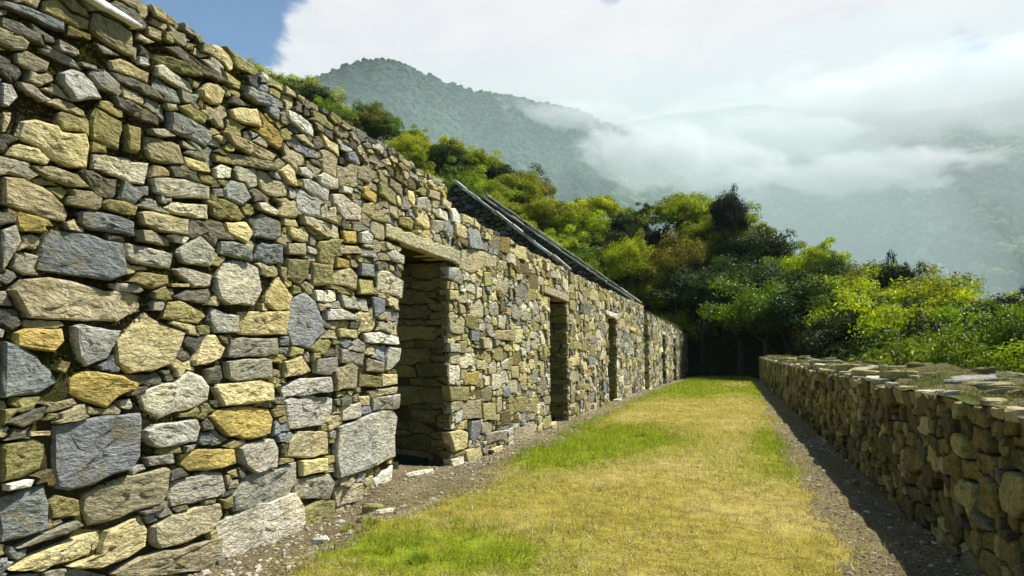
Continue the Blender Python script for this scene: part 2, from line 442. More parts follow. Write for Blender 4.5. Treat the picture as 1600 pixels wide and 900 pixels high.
def mist(px, py, r, size, dens, label, rot=0.0, sc_=3.0, lo=0.47, hi=0.75):
    """a bank of cloud: an ellipsoid of thin, broken volume"""
    d = RAY(px, py); k = r / math.hypot(d[0], d[1])
    c = Vector((d[0] * k, d[1] * k, EYE[2] + d[2] * k))
    m, N = new_mat('mist_' + str(px))
    ob = N.n('ShaderNodeTexCoord').outputs['Object']
    ln = N.n('ShaderNodeVectorMath', {0: ob}, operation='LENGTH').outputs['Value']
    sp_ = N.n('ShaderNodeMapping', {0: ob}); sp_.inputs['Scale'].default_value = (size[0] / size[2] * .5, size[1] / size[2] * .5, 1)
    nz = N.noise(sp_.outputs[0], sc_ * .55, 6, 0.62, 0.5)
    edge = N.n('ShaderNodeMapRange', {'Value': ln, 'From Min': 0.15, 'From Max': 1.0, 'To Min': 0.34, 'To Max': -0.28}).outputs[0]
    s_ = N.math('ADD', nz, edge)
    f = N.n('ShaderNodeMapRange', {'Value': s_, 'From Min': lo, 'From Max': hi}, interpolation_type='SMOOTHSTEP').outputs[0]
    v = N.n('ShaderNodeVolumePrincipled', {'Color': (0.90, 0.905, 0.91, 1), 'Density': N.math('MULTIPLY', f, dens), 'Anisotropy': 0.2})
    N.n('ShaderNodeOutputMaterial', {1: v})
    nu, nv = 24, 13
    U_, V_ = np.meshgrid(np.linspace(0, 2 * math.pi, nu + 1), np.linspace(0.001, math.pi - 0.001, nv), indexing='ij')
    P = np.stack([np.sin(V_) * np.cos(U_), np.sin(V_) * np.sin(U_), np.cos(V_)], -1).reshape(-1, 3)
    o = link('mist_bank', np_mesh('mist_bank', P, grid_faces(nu + 1, nv)[:, ::-1]), m)
    o.location = c; o.scale = size
    o.rotation_euler = (0, rot, -AZ(px))
    tag(o, label, 'mist', kind='stuff')
    return o
def veil(px, r, z, size, dens, col, label):
    """still, even mist hanging in the valley: a smooth closed body of thin air"""
    a = AZ(px)
    nu, nv = 40, 21
    U_, V_ = np.meshgrid(np.linspace(0, 2 * math.pi, nu + 1), np.linspace(0.001, math.pi - 0.001, nv), indexing='ij')
    P = np.stack([np.sin(V_) * np.cos(U_), np.sin(V_) * np.sin(U_), np.cos(V_)], -1).reshape(-1, 3) * np.array(size)
    o = link('valley_mist', np_mesh('valley_mist', P, grid_faces(nu + 1, nv)[:, ::-1], smooth=True), volume_material('valley_mist_%d' % px, dens, col))
    o.location = (r * math.sin(a), r * math.cos(a), z); o.rotation_euler = (0, 0, -a)
    tag(o, label, 'mist', kind='stuff')
veil(800, 590, 0, (400, 320, 245), 0.00115, (0.70, 0.89, 0.86, 1), 'blue-green mist standing in the valley before the domed mountain')
veil(1300, 1000, 60, (700, 300, 400), 0.0014, (0.80, 0.91, 0.89, 1), 'paler mist between the domed mountain and the far one')
mist(1040, 240, 700, (165, 60, 66), 0.030, 'white cloud bank lying across the mountain saddle', 0.25, 3.4, .50, .66)
mist(1330, 268, 900, (230, 70, 46), 0.026, 'flat white mist bank drifting before the right-hand mountain', 0.05, 3.6, .50, .66)
mist(1360, 165, 1300, (720, 150, 120), 0.014, 'high cloud hiding the crest of the right-hand mountain', 0.0, 3.2, .42, .66)
mist(900, 178, 850, (150, 50, 36), 0.018, 'thin cloud wisp trailing off the mountain shoulder', 0.15, 3.4, .48, .68)
mist(1180, 215, 1000, (230, 60, 70), 0.022, 'ragged cloud hanging between the two mountains', 0.1, 3.8, .50, .68)
# ------------------------------------------------------------------ rubble masonry
PAL = dict(b=(.265, .29, .305), g=(.37, .36, .31), w=(.78, .74, .60), y=(.62, .55, .30), m=(.50, .39, .12), o=(.33, .305, .13),
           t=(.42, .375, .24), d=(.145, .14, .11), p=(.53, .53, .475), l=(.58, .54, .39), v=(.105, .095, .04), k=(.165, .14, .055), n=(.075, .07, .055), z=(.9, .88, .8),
           q=(.20, .17, .06), r=(.15, .13, .045))  # v, k, n, q, r darkened for shaded faces; z whitened as sunlit

def stone_color(kind, g_):
    c = np.array(PAL[kind]) * g_.uniform(0.72, 1.25)
    return np.clip(c * (1 + g_.uniform(-0.025, 0.025, 3) * np.array([1, .6, 1.4])), 0, 0.8)

def shade_area(P):
    x, y = P[:, 0], P[:, 1]
    return 0.5 * np.sum(x * np.roll(y, -1) - np.roll(x, -1) * y)

def simplify(P, tol):
    """Douglas-Peucker on a closed outline"""
    n = len(P)
    i0 = int(np.argmax(np.hypot(*(P - P.mean(0)).T))); P = np.roll(P, -i0, 0)
    i1 = int(np.argmax(np.hypot(*(P - P[0]).T)))
    keep = set([0, i1])
    def rec(a, b):
        if b - a < 2: return
        A, B = P[a], P[b % n]; d = B - A; L = math.hypot(*d) + 1e-9
        idx = np.arange(a + 1, b)
        dist = np.abs((P[idx] - A) @ np.array([-d[1], d[0]])) / L
        k = int(np.argmax(dist))
        if dist[k] > tol:
            keep.add(int(idx[k])); rec(a, int(idx[k])); rec(int(idx[k]), b)
    rec(0, i1); rec(i1, n)
    return P[sorted(k % n for k in keep)]

def stone_geo(P, front, back, g_, fine=0, bev=None, tl_s=0.085):
    """one stone over outline P (ccw in the wall plane u, v): returns verts (u, v, n), quads, tris, tc, smooth flags"""
    if shade_area(P) < 0: P = P[::-1]
    c = P.mean(0)
    size = math.sqrt(abs(shade_area(P)))
    # put extra points along the long edges
    seg = size * (0.28 if fine == 2 else 0.45 if fine == 1 else 0.9)
    Q = []
    for i in range(len(P)):
        a, b = P[i], P[(i + 1) % len(P)]
        m = max(1, int(round(math.hypot(*(b - a)) / seg)))
        nrm = np.array([(b - a)[1], -(b - a)[0]]); nrm = nrm / (np.hypot(*nrm) + 1e-9)
        for k in range(m):
            q = a + (b - a) * k / m
            if k: q = q + nrm * g_.normal(0, 0.018) * size * 0.9
            Q.append(q)
    Q = np.array(Q); n = len(Q)
    if bev is None: bev = min(0.014, 0.075 * size)
    tilt = g_.normal(0, tl_s, 2); tilt[1] -= 0.02 if tl_s > .05 else 0
    def height(p):
        return front + (p - c) @ tilt
    d = c - Q; L = np.maximum(np.hypot(d[:, 0], d[:, 1]), 1e-6)[:, None]
    rings = []
    jit = lambda s: g_.normal(0, s, n)
    rings.append((Q + d * 0.02, np.full(n, back)))
    rings.append((Q, height(Q) - bev * (1.0 + np.abs(jit(0.35)))))
    Q2 = Q + d / L * (bev * g_.uniform(0.5, 1.5, (n, 1)))
    rings.append((Q2, height(Q2) - bev * 0.12 * (1 + jit(0.8))))
    Q2b = Q + d / L * (bev * 2.4)
    if fine: rings.append((Q2b, height(Q2b) + jit(0.0012)))
    if fine:
        rough = size * 0.017
        for s_ in ((0.30, 0.55, 0.78) if fine == 2 else (0.45,)):
            Q3 = Q2 + (c - Q2) * (s_ + g_.normal(0, 0.03, (n, 1)))
            rings.append((Q3, height(Q3) + jit(rough)))
    V = np.vstack([np.column_stack([r[0], r[1]]) for r in rings] + [np.array([[c[0], c[1], front + g_.normal(0, 0.003)]])])
    quads = []
    sm = []
    for k in range(len(rings) - 1):
        i = np.arange(n); j = (i + 1) % n
        quads.append(np.stack([k * n + i, k * n + j, (k + 1) * n + j, (k + 1) * n + i], -1))
        sm += [k >= 3] * n
    quads = np.vstack(quads)
    k = len(rings) - 1; i = np.arange(n); j = (i + 1) % n
    tris = np.stack([k * n + i, k * n + j, np.full(n, (k + 1) * n)], -1)
    sm += [fine > 0] * n
    ang = g_.normal(0, 0.16)
    ca, sa = math.cos(ang), math.sin(ang)
    o = g_.uniform(-50, 50, 3)
    tc = np.column_stack([V[:, 0] * ca + V[:, 1] * sa + o[0], -V[:, 0] * sa + V[:, 1] * ca + o[1], V[:, 2] + o[2]])
    return V, quads, tris, tc, sm

class Face:
    """a plane of masonry: maps (u, v, n) to the place; flip when u x v points against n"""
    def __init__(self, fn, flip=False): self.fn = fn; self.flip = flip
    def __call__(self, V): return self.fn(V)

def layout(u0, u1, v0, v1, res, blocked, tiers, g_, traced=(), gap=0.012, vmax=None, grow=1.3, mix=None, coursing=0.10):
    """pack stones into a wall face. Returns [(outline, kind, is_traced)]"""
    nu, nv = int((u1 - u0) / res), int((v1 - v0) / res)
    uc = u0 + (np.arange(nu) + .5) * res; vc = v0 + (np.arange(nv) + .5) * res
    UU, VV = np.meshgrid(uc, vc, indexing='ij')
    block = blocked(UU, VV)
    out = []
    occ = block.copy()
    for P, kind in traced:
        P = np.asarray(P, float)
        lo = np.floor((P.min(0) - [u0, v0]) / res).astype(int) - 2; hi = np.ceil((P.max(0) - [u0, v0]) / res).astype(int) + 2
        lo = np.maximum(lo, 0); hi = np.minimum(hi, [nu, nv])
        if (hi <= lo).any(): continue
        U_ = UU[lo[0]:hi[0], lo[1]:hi[1]]; V_ = VV[lo[0]:hi[0], lo[1]:hi[1]]
        c = P.mean(0); Pg = c + (P - c) * (1 + gap * 1.4 / math.sqrt(abs(shade_area(P))))
        ins = np.zeros(U_.shape, bool)
        for i in range(len(Pg)):
            a, b = Pg[i], Pg[(i + 1) % len(Pg)]
            cond = (a[1] > V_) != (b[1] > V_)
            with np.errstate(divide='ignore', invalid='ignore'):
                xx = a[0] + (V_ - a[1]) * (b[0] - a[0]) / (b[1] - a[1])
            ins ^= cond & (U_ < xx)
        if (occ[lo[0]:hi[0], lo[1]:hi[1]] & ins).sum() > 0.35 * max(ins.sum(), 1): continue
        occ[lo[0]:hi[0], lo[1]:hi[1]] |= ins
        out.append((P, kind, True))
    taken = occ.copy()
    seeds = []
    for (h, asp, tries, thresh) in tiers:
        us = g_.uniform(u0, u1, tries); vs = g_.uniform(v0, v1, tries)
        hs = h * g_.uniform(0.8, 1.25, tries); asps = g_.uniform(asp[0], asp[1], tries)
        keepv = g_.uniform(0, 1, tries)
        for u, v, hh, ap, kv in zip(us, vs, hs, asps, keepv):
            if h > 0.1 and kv < 0.55 * (v - v0) / (v1 - v0): continue        # the big ones sit low
            if h > 0.045 and v > 3.28: continue                              # thin courses finish the top
            ww = hh * ap
            i0, i1 = int((u - ww - u0) / res), int((u + ww - u0) / res) + 1
            j0, j1 = int((v - hh - v0) / res), int((v + hh - v0) / res) + 1
            if i0 < 0 or j0 < 0 or i1 > nu or j1 > nv: continue
            sub = taken[i0:i1, j0:j1]
            if sub.mean() > thresh: continue
            seeds.append((u, v, hh, ww, g_.normal(0, coursing)))
            taken[i0:i1, j0:j1] = True
    lab = np.full((nu, nv), -1, np.int32); best = np.full((nu, nv), 1e9, np.float32)
    warp_u = fbm(UU * 7, VV * 7, 2, 3) * 0.02; warp_v = fbm(UU * 7 + 40, VV * 7, 2, 4) * 0.016
    for k, (u, v, hh, ww, an) in enumerate(seeds):
        e = 2.0
        i0, i1 = max(0, int((u - ww * e - .03 - u0) / res)), min(nu, int((u + ww * e + .03 - u0) / res) + 1)
        j0, j1 = max(0, int((v - hh * e - .03 - v0) / res)), min(nv, int((v + hh * e + .03 - v0) / res) + 1)
        du = UU[i0:i1, j0:j1] - u + warp_u[i0:i1, j0:j1]; dv = VV[i0:i1, j0:j1] - v + warp_v[i0:i1, j0:j1]
        ca, sa = math.cos(an), math.sin(an)
        a = np.abs(du * ca + dv * sa) / ww; b = np.abs(-du * sa + dv * ca) / hh
        dd = (a ** 8 + b ** 8) ** 0.125
        dist = (dd - 1) * min(hh, ww)
        sb = best[i0:i1, j0:j1]
        m = (dist < sb) & (dist < grow * hh * 0.5 + 0.012) & ~occ[i0:i1, j0:j1]
        sb[m] = dist[m]; lab[i0:i1, j0:j1][m] = k
    th = np.linspace(0, 2 * math.pi, 40, endpoint=False)
    kinds, wts = zip(*mix); wts = np.array(wts) / sum(wts)
    for k, (u, v, hh, ww, an) in enumerate(seeds):
        R_ = ww * 2.1 + 0.05; steps = np.arange(0, R_, res * 0.7)
        pu = u + np.cos(th)[:, None] * steps; pv = v + np.sin(th)[:, None] * steps * min(1.0, 2.1 * hh / R_ + 0.35)
        ii = np.clip(((pu - u0) / res).astype(int), 0, nu - 1); jj = np.clip(((pv - v0) / res).astype(int), 0, nv - 1)
        inside = (lab[ii, jj] == k) & (pu > u0) & (pu < u1) & (pv > v0) & (pv < v1)
        if not inside[0, 0]: continue
        first = np.where(inside.all(1), len(steps) - 1, np.argmin(inside, 1)) - 1
        first = np.maximum(first, 0)
        P = np.column_stack([pu[np.arange(40), first], pv[np.arange(40), first]])
        c = P.mean(0)
        P = simplify(P, max(res * 0.9, 0.11 * hh))
        if len(P) < 4: continue
        d = P - c; L = np.hypot(d[:, 0], d[:, 1])[:, None] + 1e-6
        P = P - d / L * np.minimum(gap * g_.uniform(0.35, 1.1), L * 0.3)
        if abs(shade_area(P)) < (0.028 ** 2): continue
        kd = kinds[g_.choice(len(kinds), p=wts)]
        out.append((P, kd, False))
    return out, occ

def place_stones(stones, face, parent, origin, n_parts, g_, view_weight, fine_fn, depth=-0.10, proud=(0.0, 0.034), top=None):
    """the stones that show largest become parts; the others are joined into one part of kind stuff"""
    order = sorted(range(len(stones)), key=lambda i: -view_weight(stones[i][0]))
    part_set = set(order[:n_parts])
    VV, QQ, TT, CC, TC, SMQ, SMT = [], [], [], [], [], [], []
    off = 0
    for i, (P, kind, tr) in enumerate(stones):
        fine = fine_fn(P, tr) if i in part_set else 0
        f = g_.uniform(*proud)
        if tr: f = g_.uniform(0.010, 0.038)
        V, q, t, tc, sm = stone_geo(np.asarray(P, float), f, depth, g_, fine)
        Wp = face(V)
        col = stone_color(kind, g_)
        nq = len(q)
        if face.flip: q = q[:, ::-1]; t = t[:, ::-1]
        if i in part_set:
            c = Wp.mean(0)
            me = np_mesh('stone', Wp - c, [q, t], np.tile(col, (len(V), 1)), tc, sm)
            link('stone', me, M_STONE, parent, tuple(c - np.array(origin)))
        else:
            VV.append(Wp - np.array(origin)); QQ.append(q + off); TT.append(t + off); off += len(V)
            CC.append(np.tile(col, (len(V), 1))); TC.append(tc); SMQ += sm[:nq]; SMT += sm[nq:]
    if VV:
        me = np_mesh('rubble_stones', np.vstack(VV), [np.vstack(QQ), np.vstack(TT)], np.vstack(CC), np.vstack(TC), SMQ + SMT)
        tag(link('rubble_stones', me, M_STONE, parent), kind='stuff')

def slabs(name, outlines, parent, origin, mat):
    """prisms: outline in (u, v) pushed from n0 to n1 through fn"""
    V, F4, F3 = [], [], []; off = 0
    for P, fn, n0, n1 in outlines:
        P = np.asarray(P, float); n = len(P)
        A = fn(np.column_stack([P, np.full(n, n0)])); B = fn(np.column_stack([P, np.full(n, n1)]))
        V += [A, B]
        i = np.arange(n); j = (i + 1) % n
        F4 += [np.stack([off + i, off + j, off + n + j, off + n + i], -1)]
        if n == 4: F4 += [np.array([[off + 3, off + 2, off + 1, off]]), np.array([[off + n, off + n + 1, off + n + 2, off + n + 3]])]
        else:
            F3 += [np.array([[off, off + k + 1, off + k] for k in range(1, n - 1)]), np.array([[off + n, off + n + k, off + n + k + 1] for k in range(1, n - 1)])]
        off += 2 * n
    me = np_mesh(name, np.vstack(V) - np.array(origin), [np.vstack(F4)] + ([np.vstack(F3)] if F3 else []))
    import bmesh
    bm = bmesh.new(); bm.from_mesh(me); bmesh.ops.recalc_face_normals(bm, faces=bm.faces); bm.to_mesh(me); bm.free()
    return link(name, me, mat, parent)

def dressed_slab(name, P, fn, n0, n1, parent, origin, kind, g_, seg=0.09, flip=False, rough=0.006, mat=None):
    """a long dressed stone: outline P in (u, v) cut into a fine strip along u so that its edges wander a little"""
    P = np.asarray(P, float)          # four corners: bottom-left, bottom-right, top-right, top-left
    m = max(2, int((P[1, 0] - P[0, 0]) / seg))
    t = np.linspace(0, 1, m + 1)[:, None]
    bot = P[0] + (P[1] - P[0]) * t; topl = P[3] + (P[2] - P[3]) * t
    bot[1:-1, 1] += g_.normal(0, rough, m - 1); topl[1:-1, 1] += g_.normal(0, rough * 1.4, m - 1)
    b = 0.012
    prof = []
    for k in range(m + 1):
        lo, hi = bot[k], topl[k]; nn = n1 + g_.normal(0, rough * 0.6)
        prof.append([(lo[0], lo[1], n0), (lo[0], lo[1], nn - b), (lo[0], lo[1] + b, nn), (lo[0], (lo[1] + hi[1]) / 2, nn + g_.normal(0.003, 0.003)), (hi[0], hi[1] - b, nn), (hi[0], hi[1], nn - b), (hi[0], hi[1], n0)])
    V = np.array(prof).reshape(-1, 3)
    npf = 7
    i = np.arange((m + 1) * npf).reshape(m + 1, npf)
    F = []
    for k in range(m):
        for j in range(npf):
            j2 = (j + 1) % npf
            F.append([i[k, j], i[k + 1, j], i[k + 1, j2], i[k, j2]])
    T = []
    for e, rev in ((0, False), (m, True)):
        for j in range(1, npf - 1):
            tri = [i[e, 0], i[e, j], i[e, j + 1]]
            T.append(tri[::-1] if rev else tri)
    F = np.array(F); T = np.array(T)
    if flip: F = F[:, ::-1]; T = T[:, ::-1]
    tc = V + g_.uniform(-40, 40, 3)
    Wp = fn(V); c = Wp.mean(0)
    me = np_mesh(name, Wp - c, [F, T], np.tile(stone_color(kind, g_), (len(V), 1)), tc)
    import bmesh
    bm = bmesh.new(); bm.from_mesh(me); bmesh.ops.recalc_face_normals(bm, faces=bm.faces); bm.to_mesh(me); bm.free()
    return link(name, me, mat or M_STONE, parent, tuple(c - np.array(origin)))

def mortar_sheet(u0, u1, v0, v1, step, hole, face, parent, origin, base=-0.032, amp=0.017):
    nu, nv = int((u1 - u0) / step) + 1, int((v1 - v0) / step) + 1
    U_, V_ = np.meshgrid(np.linspace(u0, u1, nu), np.linspace(v0, v1, nv), indexing='ij')
    N_ = base + amp * fbm(U_ * 9, V_ * 9, 4, 12)
    P = face(np.stack([U_, V_, N_], -1).reshape(-1, 3)) - np.array(origin)
    F = grid_faces(nu, nv)
    cu = U_.ravel()[F].mean(1); cv = V_.ravel()[F].mean(1)
    F = F[~hole(cu, cv)]
    if face.flip: F = F[:, ::-1]
    link('mortar', np_mesh('mortar', P, F, smooth=True), M_MORTAR, parent)

WALL_X = -3.75
def front(V):                      # front faces of the ruins: u along the path, v up, n towards the path
    return np.column_stack([WALL_X + V[:, 2], V[:, 0], V[:, 1]])
FRONT = Face(front, flip=False)
def wall_top(u):
    u = np.asarray(u, float)
    t = np.where(u < 8.45, 3.75, np.interp(u, [8.45, 15.6, 29.4, 31, 57], [3.44, 3.42, 3.64, 3.60, 3.82]))
    return t + fbm(u * 2.6, u * 0 + 3, 3, 9) * 0.022
class Door:
    def __init__(s, l0, l1, t0, t1, lin0, lin1, zt=2.64, zb=2.66, ztop=2.83):
        s.l0, s.l1, s.t0, s.t1, s.lin0, s.lin1, s.z, s.zl, s.zt = l0, l1, t0, t1, lin0, lin1, zt, zb, ztop
    def left(s, v): return s.l0 + (s.t0 - s.l0) * np.clip(v / s.z, -.2, 1)
    def right(s, v): return s.l1 + (s.t1 - s.l1) * np.clip(v / s.z, -.2, 1)
    def mask(s, U_, V_, e=0.0):
        op = (U_ > s.left(V_) - e) & (U_ < s.right(V_) + e) & (V_ < s.z + 0.03)
        li = (U_ > s.lin0 - 0.015) & (U_ < s.lin1 + 0.015) & (V_ > s.zl - 0.02) & (V_ < s.zt + 0.025)
        return op | li
    def hole(s, U_, V_):
        return (U_ > s.left(V_) - 0.02) & (U_ < s.right(V_) + 0.02) & (V_ < s.z + 0.05)
D1 = Door(6.98, 8.64, 7.13, 8.43, 6.69, 8.84, 2.64, 2.66, 2.84)
D2 = Door(13.84, 15.42, 13.90, 15.36, 13.36, 15.54, 2.62, 2.66, 2.83)
D3 = Door(20.74, 22.34, 20.84, 22.24, 20.42, 22.40, 2.62, 2.66, 2.82)
D4 = Door(36.95, 38.65, 37.05, 38.55, 36.6, 38.85, 2.62, 2.66, 2.84)
D5 = Door(43.55, 45.4, 43.65, 45.3, 43.2, 45.6, 2.64, 2.67, 2.86)
D6 = Door(51.5, 53.5, 51.6, 53.4, 51.1, 53.8, 2.64, 2.67, 2.86)
WT = 0.85                           # wall thickness

